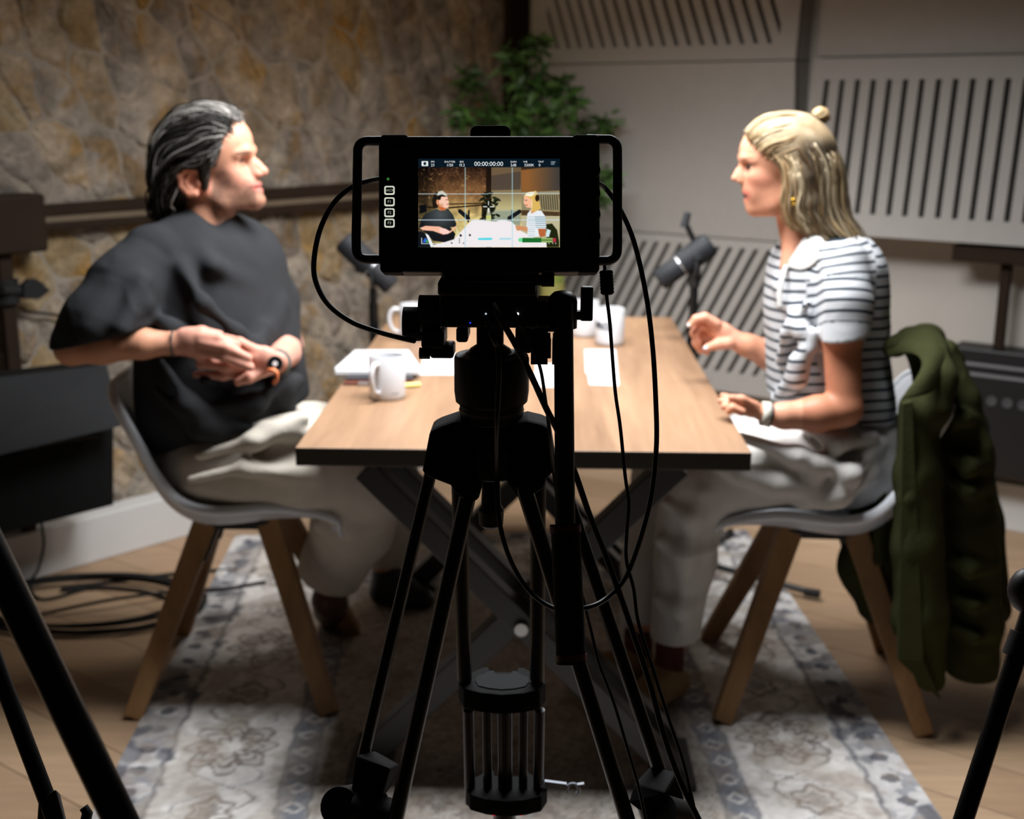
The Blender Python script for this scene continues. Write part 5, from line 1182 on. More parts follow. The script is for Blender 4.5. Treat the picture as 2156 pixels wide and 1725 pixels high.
# shirt
m_shirt = M('black_cotton', '#2d2e30', .9, var=.06, scale=40, bump=.15, bscale=250, spec=.15)
def build_shirt():
    b = Body((-1.28, 2.40, .50), (-.36, 3.25, 1.24), .0042)
    b.e((447, 610, 2.86), (178, 118, 150), 30, ROT_M)
    b.e((432, 548, 2.86), (172, 92, 84), 40, ROT_M); b.e((462, 720, 2.85), (172, 138, 150), 50, ROT_M); b.e((468, 830, 2.85), (182, 152, 160), 50, ROT_M)
    b.c([(330, 500, 2.74), (400, 478, 2.80)], [22, 34], 40); b.c([(455, 482, 2.88), (540, 508, 2.97)], [30, 22], 40)
    # collar zone, then folds
    b.c([(425, 474, 2.85), (466, 482, 2.85)], [50, 42], 14)
    for pts, r in (([(300, 640, 2.66), (360, 690, 2.64), (420, 705, 2.66)], 12), ([(380, 560, 2.70), (430, 640, 2.66), (500, 700, 2.68), (560, 745, 2.72)], 12), ([(400, 500, 2.78), (450, 560, 2.72), (520, 600, 2.80)], 8),
                   ([(560, 690, 2.76), (520, 760, 2.66), (430, 800, 2.62)], 11), ([(600, 800, 2.74), (540, 850, 2.66), (440, 860, 2.62)], 14), ([(330, 820, 2.62), (420, 900, 2.62), (520, 900, 2.65)], 13), ([(590, 640, 2.86), (560, 720, 2.76)], 12),
                   ([(340, 760, 2.60), (400, 850, 2.60), (470, 930, 2.64)], 10), ([(612, 860, 2.76), (600, 815, 2.76), (628, 800, 2.78)], 12)):
        b.c([pts[0]]+[tuple(q) for q in pts[1:]], [r*.3]+[r*.8]*(len(pts)-2)+[r*.3], 34)
    b.displace(lambda X: -.011*(1-np.abs(2*fbm(np.stack([X[:, 0]*6+X[:, 2]*5, X[:, 1]*6, X[:, 2]*4-X[:, 0]*5], -1), 2, 4)-1))*np.clip((1.02-X[:, 2])*4, .25, 1))
    # hem
    a, c = P(370, 958, 2.64), P(636, 874, 2.70); d = (c-a).normalized(); nrm = Vector((d.z, 0, -d.x)); nrm = nrm if nrm.z < 0 else -nrm
    b.half(tuple(a), nrm, .006)
    # sleeves
    s = Body((-1.28, 2.38, .80), (-.80, 3.0, 1.24), .0042)
    s.c([(318, 535, 2.74), (262, 610, 2.68), (222, 690, 2.635), (200, 740, 2.63)], [58, 70, 84, 88], 30, flat=((.2, 1, .1), .80))
    s.c([(235, 600, 2.62), (190, 690, 2.57)], [8, 16], 22); s.c([(300, 590, 2.63), (258, 690, 2.565)], [8, 15], 22); s.c([(262, 560, 2.66), (300, 640, 2.62)], [8, 12], 20)
    s.displace(lambda X: -.009*(1-np.abs(2*fbm(np.stack([X[:, 0]*14+X[:, 2]*8, X[:, 1]*7, X[:, 2]*5], -1), 2, 14)-1)))
    a, c = P(108, 737, 2.60), P(300, 690, 2.62); d = (c-a).normalized(); nrm = Vector((d.z, .0, -d.x)); nrm = nrm if nrm.z < 0 else -nrm
    s.half(tuple(a), nrm, .008)
    l = Body((-.75, 2.7, .80), (-.36, 3.2, 1.24), .0042)
    l.c([(545, 565, 3.0), (578, 630, 2.98), (592, 715, 2.95)], [50, 47, 46], 30)
    a, c = P(560, 712, 2.90), P(640, 688, 2.95); d = (c-a).normalized(); nrm = Vector((d.z, .0, -d.x)); nrm = nrm if nrm.z < 0 else -nrm
    l.half(tuple(a), nrm, .006)
    for q in (s, l):      # merge into the big field by resampling on the same lattice step
        of = np.round((q.lo-b.lo)/b.h).astype(int); sl = []; sq = []
        for ax in range(3):
            i0 = max(of[ax], 0); i1 = min(of[ax]+q.n[ax], b.n[ax]); sl.append(slice(i0, i1)); sq.append(slice(i0-of[ax], i1-of[ax]))
        b.f[tuple(sl)] = SDF._smin(b.f[tuple(sl)], q.f[tuple(sq)], .016)
    return b.build('t_shirt', m_shirt, man)
shirt = build_shirt()
# ribbed collar
cc3 = P(444, 464, 2.85); e1 = Vector((1, 0, -.20)).normalized()*.063; e2 = Vector((0, -1, -.30)).normalized()*.066
MB().tube([cc3+e1*math.cos(a)+e2*math.sin(a) for a in np.linspace(0, 2*math.pi, 36, endpoint=False)], .0078, 10, closed=True).build('collar', M('collar_rib', '#121315', .9), shirt, smooth=180)
# trousers
m_trm = M('cream_cotton', '#c6beb1', .9, var=.06, scale=30, bump=.15, bscale=200, spec=.15)
def build_trm():
    b = Body((-1.1, 2.45, .10), (-.16, 3.42, .88), .0048)
    b.e((455, 970, 2.86), (130, 150, 88), 20, ROT_M)
    b.c([(450, 985, 2.74), (640, 972, 2.72), (770, 1010, 2.76)], [88, 88, 74], 30)
    b.c([(785, 1005, 2.76), (745, 1105, 2.84), (700, 1195, 2.94)], [70, 74, 64], 34)
    b.c([(480, 950, 2.98), (660, 945, 3.02), (800, 960, 3.05)], [88, 84, 72], 30); b.c([(800, 965, 3.05), (822, 1080, 3.18), (812, 1165, 3.28)], [66, 58, 48], 24)
    for pts, r in (([(420, 960, 2.62), (540, 930, 2.61), (640, 880, 2.63)], 12), ([(400, 1010, 2.60), (520, 985, 2.60), (660, 1000, 2.62)], 12), ([(680, 1080, 2.70), (740, 1110, 2.72), (800, 1095, 2.74)], 9), ([(670, 1110, 2.74), (735, 1140, 2.76), (790, 1130, 2.78)], 9), ([(560, 900, 2.63), (700, 930, 2.63)], 12)):
        b.c(pts, [r*.2]+[r*.7]*(len(pts)-2)+[r*.2], 30)
    b.displace(lambda X: -.012*(1-np.abs(2*fbm(np.stack([X[:, 0]*5, X[:, 1]*7, X[:, 2]*11-X[:, 0]*3], -1), 2, 8)-1)))
    b.half(tuple(P(688, 1216, 2.95)), (-.35, .25, -1), .006) if False else None
    # hems: trim what hangs past the ankle planes
    sl, X = b._box(b.lo-1, b.lo+b.n*b.h+1)
    for p, n, rad in ((P(690, 1210, 2.95), Vector((-.32, .25, -1)).normalized(), .16), (P(811, 1172, 3.28), Vector((0, .1, -1)), .14)):
        d = (X-np.array(p))@np.array(n); near = np.sqrt(((X-np.array(p))**2).sum(-1)) < rad; b.f = np.where(near, np.maximum(b.f, d.astype(np.float32)), b.f)
    return b.build('trousers', m_trm, man)
build_trm()
m_shoe = M('brown_leather_shoe', '#4a2a1c', .5, var=.1, scale=20); m_shoeb = M('black_shoe', '#15151a', .5)
def shoe(name, ankle, heel, toe, mat, parent, hgt=.05, wd=.042, sole='#2a211c'):
    b = SDF(np.minimum(np.minimum(ankle, heel), toe)-.09, np.maximum(np.maximum(ankle, heel), toe)+.09, .004)
    ankle, heel, toe = Vector(ankle), Vector(heel), Vector(toe); mid = heel.lerp(toe, .55)+Vector((0, 0, .012))
    b.chain([tuple(heel), tuple(mid), tuple(toe)], [wd*.80, wd*.86, wd*.74], .02); b.cap(tuple(heel+Vector((0, 0, .01))), tuple(ankle), wd*.85, wd*.82, .03); b.cap(tuple(ankle.lerp(mid, .3)), tuple(mid), wd*.8, wd*.7, .03)
    if abs(heel.z-toe.z) < .04: b.half((0, 0, min(heel.z, toe.z)-wd*.62), (0, 0, -1), .003)
    return b.build(name, mat, parent)
a = P(690, 1222, 2.97); shoe('shoe', P(694, 1250, 3.0), P(694, 1268, 3.0), P(700, 1315, 3.17)+Vector((0, 0, .012)), m_shoe, man, wd=.047)
t_ = G(835, 1240); shoe('shoe', P(808, 1190, 3.31), Vector((P(806, 1190, 3.31).x, 3.31, .045)), Vector((P(806, 1190, 3.31).x+.12, 3.28, .04)), m_shoeb, man)
MB().tube([P(697, 1195, 2.94), P(694, 1250, 3.0)], [.033, .036], 14).build('sock', M('rust_sock', '#5a2a1e', .9), man, smooth=60)
# eyes: lash line and lids
MB().tube(spline([mpos(496, 343, -36), mpos(508, 341, -38), mpos(517, 337, -33), mpos(521, 335, -27)], 5), .0022, 6).build('eyelashes', M('lash_dark', '#3a2a22', .8), man, smooth=180)
# hair
hm = M('hair_man', None, .55, attr='Col', spec=.4)
def capfield():
    b = SDF((-1.0, 2.68, 1.10), (-.5, 3.02, 1.45), .0035); u = mu
    def pos(x, y, w_): return tuple(mpos(x, y, w_))
    b.ell(pos(418, 306, 0), (84*u, 73*u, 77*u), None, .01); b.ell(pos(444, 280, 0), (58*u, 60*u, 53*u), None, .03)
    b.ell(pos(385, 352, 0), (50*u, 66*u, 62*u), None, .03); b.chain([pos(378, 388, 0), pos(384, 422, 0)], [46*u, 34*u], .03)
    for m in (1, -1):
        b.cap(pos(452, 318, 58*m), pos(447, 352, 63*m), 13*u, 9*u, .012); b.cap(pos(447, 350, 64*m), pos(446, 388, 62*m), 9*u, 6*u, .008)
        b.ell(pos(424, 384, 74*m), (24*u, 14*u, 34*u), None, .008, sub=True)
    b.displace(lambda X: -.006*(1-np.abs(2*fbm(X*np.array([34, 60, 26]), 2, 6)-1)))
    def col(V):
        n = fbm(V*np.array([40, 90, 30]), 3, 5); return np.array(lin('#14110e'))*(1-n[:, None]*.6)+np.array(lin('#3a352f'))*n[:, None]*.6
    return b.build('hair', hm, man, col)
hair_m = capfield()
gm = [[(504, 258, 0), (484, 234, 0), (440, 225, 0), (390, 237, 0), (350, 277, 0), (333, 340, 0), (341, 395, 0), (360, 438, 0)],
      [(503, 262, 25), (478, 238, 32), (432, 230, 36), (380, 246, 38), (345, 290, 40), (333, 350, 40), (342, 402, 38), (360, 444, 30)],
      [(497, 272, 44), (470, 254, 58), (428, 252, 64), (376, 274, 64), (345, 322, 60), (337, 380, 55), (348, 425, 45), (368, 450, 40)],
      [(484, 286, 60), (466, 288, 72), (432, 304, 79), (386, 326, 78), (352, 368, 70), (347, 408, 60), (354, 436, 50), (374, 454, 42)],
      [(472, 306, 68), (462, 326, 74), (440, 342, 80), (404, 347, 83), (372, 380, 78), (358, 418, 68), (366, 448, 56), (384, 462, 48)]]
def hcol(p, rg, t, i):
    g = np.clip((p.z-P(440, 300, YM).z)/.07, 0, 1); k = rg.random()  # greyer towards the crown: light from above put into the strand colour
    base_ = np.array(lin('#18140f')) if k > .22+.68*g else np.array(lin('#9a958f'))*rg.uniform(.3, .95+.4*g); return tuple(base_)
for sgn_ in (-1, 1):
    hairs('hair_strands', [[mpos(x, y, w_*sgn_) for x, y, w_ in g] for g in gm], 520, .0020, hcol, hair_m, hm, seed=5+sgn_, jit=.0055)
hairs('hair_strands', [[mpos(x, y, w_) for x, y, w_ in g] for g in ([(492, 272, -56), (482, 300, -66), (478, 325, -68), (474, 345, -67), (470, 358, -64)], [(484, 280, -62), (470, 305, -72), (462, 330, -74), (452, 345, -76), (440, 350, -78)], [(472, 300, -68), (462, 325, -74), (456, 350, -74), (450, 370, -72), (446, 390, -68)])], 50, .0018, hcol, hair_m, hm, seed=9, jit=.002)
hairs('hair_strands', [[mpos(x, y, w_) for x, y, w_ in g] for g in ([(400, 350, -76), (380, 385, -74), (368, 420, -66), (352, 445, -54), (336, 448, -44)], [(360, 340, -60), (346, 380, -56), (342, 412, -50), (332, 440, -44), (345, 458, -40)], [(385, 380, -72), (378, 415, -66), (372, 440, -58), (360, 460, -50), (345, 470, -44)])], 160, .0020, hcol, hair_m, hm, seed=12, jit=.007)
# bracelet, watch
def ring_at(c, ax, r, tr, name, mat, parent, sq=1.0, n=28):
    ax = Vector(ax).normalized(); ref = Vector((0, 1, 0)); N = (ref-ax*ref.dot(ax)).normalized(); B = ax.cross(N)
    return MB().tube([Vector(c)+N*math.cos(a)*r*sq+B*math.sin(a)*r for a in np.linspace(0, 2*math.pi, n, endpoint=False)], tr, 8, closed=True).build(name, mat, parent, smooth=180)
w0 = P(366, 724, 2.615); ring_at(w0, P(300, 724, 2.61)-w0, 27.5*spx(w0), .0022, 'bracelet', M('bracelet_dark', '#2a2a2c', .5), man)
ww = P(582, 765, 2.655); axw = P(604, 742, 2.82)-P(560, 762, 2.64); axw.normalize()
wt = MB().lathe(ww-axw*.010, [(0, .0285), (.020, .0295)], axw, n=32, cap=False).build('watch', M('watch_grey_band', '#4c5652', .6), man, smooth=60, solid=.004)
fc = P(583, 760, 2.655)+Vector((.002, -.029, .0)); nf = Vector((.25, -1, .2)).normalized()
MB().lathe(fc, [(-.004, .016), (.004, .017), (.0065, .015)], nf, n=28).build('watch_case', M('watch_black', '#15181a', .2), wt, smooth=35)
MB().lathe(fc+nf*.0066, [(0, .0055), (.0004, .0055)], nf, n=16).build('watch_glint', M('glint_white', '#e6e6e6', .3), wt)  # white highlight on the black watch, painted as a pale disc
MB().tube(spline([P(566, 779, 2.62), P(576, 779, 2.605), P(583, 786, 2.605), P(583, 800, 2.61), P(577, 806, 2.62)], 5), .0062, 10, flat=.6).build('strap_end', M('orange_strap', '#e08050', .6), wt, smooth=180)

# ------------------------------------------------------------------ the woman
YW = 2.83
woman = thing('person', 'blonde woman in a striped polo shirt and white trousers, seated right, speaking', 'person', WW(0, 0, .0))
prim_w = dict(c=(1650, 350), prims=[
    ('e', 0, (1668, 324, 0), (82, 65, 74), 0, 4), ('e', 0, (1620, 320, 0), (63, 55, 58), 0, 18),
    ('e', 0, (1611, 372, 0), (49, 44, 66), 6, 20), ('c', 1, [(1650, 408, 32), (1620, 432, 24), (1592, 438, 8)], [18, 15, 12], 26), ('e', 1, (1612, 398, 22), (28, 18, 28), 0, 20),
    ('e', 0, (1587, 437, 0), (15, 18, 15), 0, 10), ('e', 0, (1588, 407, 0), (20, 26, 26), 0, 14),
    ('e', 1, (1597, 371, 30), (24, 15, 17), 15, 14), ('c', 1, [(1582, 336, 36), (1567, 332, 20), (1565, 335, 7)], [7, 7.5, 7.5], 10),
    ('e-', 1, (1566, 352, 23), (11, 13, 10), 0, 10), ('e', 1, (1583, 352, 22), (13, 13, 10), 0, 4),
    ('c', 0, [(1566, 345, 0), (1555, 362, 0), (1547.5, 375, 0)], [6, 6.5, 8], 7), ('c', 1, [(1568, 352, 3), (1560, 372, 6)], [7, 7.5], 8), ('e', 1, (1558, 381, 8), (7.5, 5.5, 5.5), 0, 4), ('e-', 1, (1552, 387, 5), (4, 3, 2.4), 0, 2),
    ('c', 1, [(1567, 403, 0), (1571, 406, 10), (1582, 412, 19)], [5.2, 4.8, 3], 4), ('c', 1, [(1572, 424, 0), (1577, 423, 10), (1585, 417, 18)], [5.8, 5, 3], 3),
    ('c-', 1, [(1562, 413, 0), (1574, 413, 9), (1586, 413, 16)], [7, 5.5, 2.5], 1.5),
    ('e', 1, (1664, 385, 60), (14, 7, 22), 8, 8), ('e-', 1, (1662, 383, 68), (7, 7, 11), 8, 4),
    ('c', 0, [(1668, 415, 0), (1680, 470, 0), (1702, 530, 0)], [42, 38, 46], 18)])
S_W = Vector((-.36, .933, 0)); N_W = Vector((.933, .36, 0)); ROT_W = Matrix((S_W, N_W, (0, 0, 1))).transposed()
def build_woman():
    b = Body((.10, 2.40, .02), (1.02, 3.20, 1.46), .0030)
    pos, u = head(b, YW, -1, prim_w)
    b.e((1735, 620, 2.84), (120, 82, 120), 40, ROT_W); b.c([(1680, 500, 2.82), (1668, 560, 2.80)], [30, 26], 20); b.e((1755, 800, 2.84), (110, 88, 150), 60, ROT_W); b.e((1790, 940, 2.84), (120, 100, 80), 60, ROT_W)
    b.c([(1780, 975, 2.76), (1620, 985, 2.74), (1470, 1015, 2.74), (1440, 1190, 2.74), (1412, 1400, 2.74)], [64, 60, 48, 38, 24], 20)
    b.c([(1780, 955, 2.98), (1600, 965, 2.98), (1400, 1000, 2.96), (1370, 1180, 2.90), (1345, 1350, 2.84)], [60, 56, 46, 36, 24], 20)
    # near arm
    b.c([(1768, 575, 2.70), (1772, 700, 2.66), (1778, 855, 2.63)], [42, 41, 36], 20); b.c([(1778, 862, 2.63), (1720, 872, 2.62), (1650, 876, 2.61), (1612, 872, 2.61)], [38, 38, 27, 21], 12)
    Z = 2.61; fl = ((.1, .3, 1), .7)
    b.c([(1606, 871, Z), (1578, 863, Z), (1560, 856, Z)], [20, 21, 20], 8, flat=fl)
    for dy, dz, tx, ty, r in ((-7, .012, 1522, 834, 8.5), (-1, -.004, 1518, 845, 9), (6, -.020, 1524, 857, 9), (12, -.034, 1534, 868, 8)):
        b.c([(1562, 856+dy, Z+dz), (1542, 848+dy, Z+dz-.004), (tx, ty, Z+dz)], [r+1.5, r, r-1.2], 5)
    b.c([(1590, 855, Z-.01), (1562, 842, Z-.024), (1540, 838, Z-.026)], [11, 9.5, 8], 7)
    # far arm and pinching hand
    b.c([(1655, 590, 2.98), (1672, 760, 2.97)], [40, 34], 20); b.c([(1678, 765, 2.97), (1625, 748, 2.96), (1575, 728, 2.95), (1545, 717, 2.95)], [36, 33, 23, 19], 12)
    Z = 2.95; b.c([(1543, 714, Z), (1522, 702, Z), (1508, 694, Z)], [20, 21, 20], 8, flat=((0, 1, 0), .72))
    b.c([(1508, 682, Z-.012), (1484, 668, Z-.016), (1466, 672, Z-.016), (1454, 684, Z-.016)], [11, 9.5, 9, 7.5], 5)
    b.c([(1504, 692, Z+.004), (1474, 684, Z+.004), (1462, 702, Z), (1470, 722, Z)], [11, 9.5, 9, 8], 5)
    b.c([(1506, 702, Z+.018), (1476, 704, Z+.018), (1466, 722, Z+.014), (1476, 738, Z+.010)], [10.5, 9.5, 9, 8], 5)
    b.c([(1510, 710, Z+.03), (1486, 716, Z+.03), (1478, 732, Z+.026), (1488, 742, Z+.02)], [9.5, 8.5, 8, 7], 5)
    b.c([(1532, 724, Z-.018), (1510, 726, Z-.022), (1490, 732, Z-.020)], [13, 10.5, 8.5], 7)
    def color(V):
        x, y = proj(V); w_ = np.abs(V[:, 1]-YW)/u; hd_ = (V[:, 2] > P(1650, 480, YW).z)
        c = np.tile(np.array(lin('#cf9376')), (len(V), 1))
        c = mixc(c, hd_*(((x-1600)/26)**2+((y-382)/16)**2 < 1)*1.0, '#dd8d78', .35)
        l = hd_*(((x-1569)/12)**2+((y-412)/12)**2 < 1)*(x < 1580); c = mixc(c, l, '#c4605a', .6)
        c = mixc(c, hd_*(np.abs(y-413) < 3.6)*(x > 1563)*(x < 1588)*(w_ < 20), '#3a1210', .95)
        c = mixc(c, hd_*(((x-1576)/15)**2+((y-(335+(x-1570)*-.12))/2.8)**2 < 1), '#7a5638', .6)
        c = mixc(c, hd_*(((x-1578)/12)**2+((y-347)/5)**2 < 1), '#8a5a48', .5)
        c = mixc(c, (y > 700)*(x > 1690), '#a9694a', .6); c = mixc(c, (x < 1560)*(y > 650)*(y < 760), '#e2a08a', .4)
        return c
    return b.build('body', SKM('skin_woman'), woman, color), pos, u
body_w, wpos, wu = build_woman()
MB().ball(wpos(1580, 351, -24), .0118, 16).build('eye', M('eye_white', '#d8d2cc', .25), woman, smooth=180)
MB().ball(wpos(1573, 351, -27.5), .0062, 12).build('iris', M('iris_dark', '#2a1c16', .2), woman, smooth=180)
MB().tube(spline([wpos(1591, 353, -34), wpos(1583, 346.5, -36), wpos(1574, 345.5, -34), wpos(1568, 349, -29)], 5), .0019, 6).build('eyelashes', M('lash_brown', '#30201a', .8), woman, smooth=180)
# striped shirt: the stripe coordinate is stored on the cloth, threshold in the material
def stripe_mat():
    m = bpy.data.materials.new('striped_knit'); m.use_nodes = True; nt = m.node_tree; b = nt.nodes['Principled BSDF']; L = nt.links.new
    a = nt.nodes.new('ShaderNodeAttribute'); a.attribute_name = 'Col'; sp = nt.nodes.new('ShaderNodeSeparateColor'); L(a.outputs['Color'], sp.inputs[0])
    mu_ = nt.nodes.new('ShaderNodeMath'); mu_.operation = 'MULTIPLY'; mu_.inputs[1].default_value = 1/.0232; L(sp.outputs[0], mu_.inputs[0])
    fr = nt.nodes.new('ShaderNodeMath'); fr.operation = 'FRACT'; L(mu_.outputs[0], fr.inputs[0])
    lt = nt.nodes.new('ShaderNodeMath'); lt.operation = 'LESS_THAN'; lt.inputs[1].default_value = .29; L(fr.outputs[0], lt.inputs[0])
    mm = nt.nodes.new('ShaderNodeMath'); mm.operation = 'MULTIPLY'; L(lt.outputs[0], mm.inputs[0]); L(sp.outputs[1], mm.inputs[1])
    mx = nt.nodes.new('ShaderNodeMix'); mx.data_type = 'RGBA'; mx.inputs[6].default_value = (*lin('#b9bbbe'), 1); mx.inputs[7].default_value = (*lin('#1c2833'), 1); L(mm.outputs[0], mx.inputs[0])
    L(mx.outputs[2], b.inputs['Base Color']); b.inputs['Roughness'].default_value = .9; b.inputs['Specular IOR Level'].default_value = .15; return m
m_stripe = stripe_mat()
def build_polo():
    b = Body((.44, 2.42, .60), (1.02, 3.18, 1.24), .0034)
    b.e((1738, 620, 2.84), (148, 112, 130), 30, ROT_W); b.e((1738, 556, 2.84), (140, 84, 70), 40, ROT_W)
    b.e((1740, 740, 2.84), (136, 114, 140), 50, ROT_W); b.e((1752, 850, 2.84), (138, 118, 110), 50, ROT_W)
    b.c([(1705, 512, 2.86), (1725, 532, 2.84)], [38, 50], 26)
    for pts, r in (([(1700, 640, 2.68), (1660, 700, 2.72), (1640, 760, 2.76)], 9), ([(1720, 700, 2.66), (1680, 760, 2.68), (1650, 830, 2.74)], 11), ([(1640, 600, 2.80), (1690, 700, 2.68), (1790, 780, 2.66)], 8), ([(1830, 620, 2.72), (1850, 740, 2.74)], 12), ([(1625, 850, 2.80), (1680, 800, 2.68), (1700, 740, 2.66)], 10)):
        b.c(pts, [r*.2]+[r*.7]*(len(pts)-2)+[r*.2], 30)
    b.displace(lambda X: -.007*(1-np.abs(2*fbm(np.stack([X[:, 0]*8+X[:, 2]*4, X[:, 1]*6, X[:, 2]*8-X[:, 0]*4], -1), 2, 31)-1)))
    b.c([(1668, 488, 2.80), (1662, 520, 2.77), (1654, 556, 2.755)], [26, 17, 6], 4, sub=True)
    a, c = P(1605, 856, 2.7), P(1880, 905, 2.7); d = (c-a).normalized(); nrm = Vector((d.z, 0, -d.x)); nrm = nrm if nrm.z < 0 else -nrm; b.half(tuple(a), nrm, .005)
    s = Body((.60, 2.40, .80), (1.02, 2.95, 1.22), .0034)
    s.c([(1770, 562, 2.72), (1772, 640, 2.675), (1768, 740, 2.65)], [56, 57, 58], 20)
    s.displace(lambda X: -.005*(1-np.abs(2*fbm(np.stack([X[:, 0]*9, X[:, 1]*6, X[:, 2]*12], -1), 2, 24)-1)))
    a, c = P(1708, 726, 2.62), P(1826, 710, 2.62); d = (c-a).normalized(); nrm = Vector((d.z, .1, -d.x)); nrm = nrm if nrm.z < 0 else -nrm; s.half(tuple(a), nrm, .005)
    s2 = Body((.44, 2.80, .80), (.76, 3.18, 1.22), .0034)
    s2.c([(1662, 580, 2.97), (1668, 650, 2.98), (1670, 725, 2.98)], [46, 48, 48], 20); s2.half(tuple(P(1670, 722, 2.98)), (0, 0, -1), .005)
    for q in (s, s2):
        of = np.round((q.lo-b.lo)/b.h).astype(int); sl = []; sq = []
        for ax in range(3):
            i0 = max(of[ax], 0); i1 = min(of[ax]+q.n[ax], b.n[ax]); sl.append(slice(i0, i1)); sq.append(slice(i0-of[ax], i1-of[ax]))
        b.f[tuple(sl)] = SDF._smin(b.f[tuple(sl)], q.f[tuple(sq)], .010)
    A = np.array(P(1768, 560, 2.70)); B = np.array(P(1768, 715, 2.65)); AB = (B-A); LL = np.linalg.norm(AB); AB = AB/LL
    def color(V):
        x, y = proj(V); c = np.zeros((len(V), 3)); z = V[:, 2]
        t = (V-A)@AB; rd = np.linalg.norm((V-A)-t[:, None]*AB, axis=1); sleeve = (rd < .078)*(t > -.10)*(V[:, 1] < 2.80)*(x > 1698)
        tor = z-.15*np.clip(1.15-z, 0, .1)+.012*np.sin(V[:, 0]*14+1)+.05*(V[:, 0]-.72)*(z-.95)*2
        slv = -t+.9-.35*np.clip(np.hypot(V[:, 0]-A[0]+.02, V[:, 1]-A[1])-.02, 0, .09)*(t < .03)
        c[:, 0] = np.where(sleeve, slv, tor); c[:, 1] = 1.0
        c[:, 1] *= 1-(sleeve*(t > LL-.030)); c[:, 2] = 0
        return c
    return b.build('polo_shirt', m_stripe, woman, color)
polo = build_polo()
m_knit = M('white_knit', '#b8b6b2', .9, bump=.1, bscale=300, spec=.15)
# open collar: two leaves and the placket
def leaf(pts, th, name): return fixn(MB().prism([P(*p) for p in pts], (0, -th, 0)).build(name, m_knit, polo, bevel=.002))
def shell_(rows, name, mat, parent, th=.004):
    V = [tuple(P(*p)) for r_ in rows for p in r_]; w_ = len(rows[0]); F = [(j*w_+i, j*w_+i+1, (j+1)*w_+i+1, (j+1)*w_+i) for j in range(len(rows)-1) for i in range(w_-1)]
    return link_mesh(name, V, F, mat, parent, smooth=180, solid=th, sub=2)
shell_([[(1706, 486, 2.775), (1690, 500, 2.765), (1673, 528, 2.765), (1652, 560, 2.78)], [(1728, 496, 2.745), (1716, 520, 2.73), (1698, 548, 2.735), (1666, 566, 2.755)], [(1742, 512, 2.725), (1730, 538, 2.705), (1712, 562, 2.715), (1686, 572, 2.735)]], 'collar_leaf', m_knit, polo)
shell_([[(1698, 490, 2.88), (1664, 500, 2.86), (1645, 520, 2.84)], [(1690, 505, 2.92), (1655, 512, 2.90), (1636, 540, 2.86)], [(1680, 520, 2.93), (1645, 535, 2.90), (1640, 556, 2.85)]], 'collar_leaf', m_knit, polo)
shell_([[(1706, 484, 2.775), (1728, 492, 2.79), (1742, 500, 2.84), (1730, 496, 2.89), (1700, 490, 2.90)], [(1726, 496, 2.745), (1748, 506, 2.77), (1762, 514, 2.84), (1746, 508, 2.91), (1712, 500, 2.93)]], 'collar_back', m_knit, polo)
pk = [P(1655, 560, 2.772), P(1646, 590, 2.745), P(1641, 620, 2.732), P(1642, 650, 2.722)]
MB().tube(spline(pk, 5), .006, 8, flat=.6).build('placket', m_knit, polo, smooth=180)
# trousers
m_trw = M('white_linen', '#cdcac6', .9, var=.05, scale=30, bump=.15, bscale=220, spec=.15)
def build_trw():
    b = Body((.10, 2.42, .10), (1.02, 3.20, .86), .0046)
    b.e((1790, 965, 2.84), (120, 110, 86), 20, ROT_W); b.e((1800, 905, 2.84), (110, 88, 60), 30, ROT_W)
    b.c([(1775, 980, 2.75), (1620, 976, 2.72), (1480, 1020, 2.72)], [84, 84, 68], 30); b.c([(1462, 1030, 2.72), (1442, 1180, 2.73), (1415, 1380, 2.735)], [66, 58, 46], 24)
    b.c([(1780, 950, 2.97), (1600, 950, 2.97), (1405, 1000, 2.95)], [80, 78, 64], 30); b.c([(1400, 1010, 2.94), (1370, 1180, 2.88), (1348, 1370, 2.83)], [60, 54, 46], 24)
    for pts, r in (([(1560, 920, 2.62), (1680, 960, 2.60), (1800, 1000, 2.60)], 11), ([(1520, 990, 2.62), (1640, 1020, 2.61), (1760, 1040, 2.62)], 11), ([(1780, 930, 2.64), (1720, 980, 2.61), (1700, 1040, 2.62)], 11), ([(1850, 940, 2.70), (1790, 1000, 2.60), (1740, 1050, 2.62)], 12), ([(1840, 1000, 2.66), (1770, 1045, 2.61), (1690, 1062, 2.63)], 12), ([(1700, 905, 2.66), (1760, 930, 2.62), (1840, 920, 2.68)], 11), ([(1500, 960, 2.65), (1560, 1000, 2.62)], 10), ([(1400, 1060, 2.66), (1450, 1090, 2.64), (1500, 1070, 2.66)], 13), ([(1390, 1140, 2.67), (1440, 1170, 2.65), (1490, 1160, 2.67)], 11), ([(1480, 1040, 2.64), (1440, 1180, 2.65), (1440, 1320, 2.67)], 11), ([(1380, 1262, 2.69), (1430, 1280, 2.66), (1465, 1270, 2.69)], 9)):
        b.c(pts, [r*.2]+[r*.7]*(len(pts)-2)+[r*.2], 30)
    b.displace(lambda X: -.010*(1-np.abs(2*fbm(np.stack([X[:, 0]*6, X[:, 1]*7, X[:, 2]*9+X[:, 0]*4], -1), 2, 18)-1))*np.where(X[:, 2] < .42, .5, 1))
    sl, X = b._box(b.lo-1, b.lo+b.n*b.h+1)
    for p, n, rad in ((P(1416, 1340, 2.735), Vector((.02, .05, -1)).normalized(), .14), (P(1350, 1322, 2.835), Vector((0, .1, -1)), .13)):
        d = (X-np.array(p))@np.array(n); near = np.sqrt(((X-np.array(p))**2).sum(-1)) < rad; b.f = np.where(near, np.maximum(b.f, d.astype(np.float32)), b.f)
    return b.build('trousers', m_trw, woman)
build_trw()
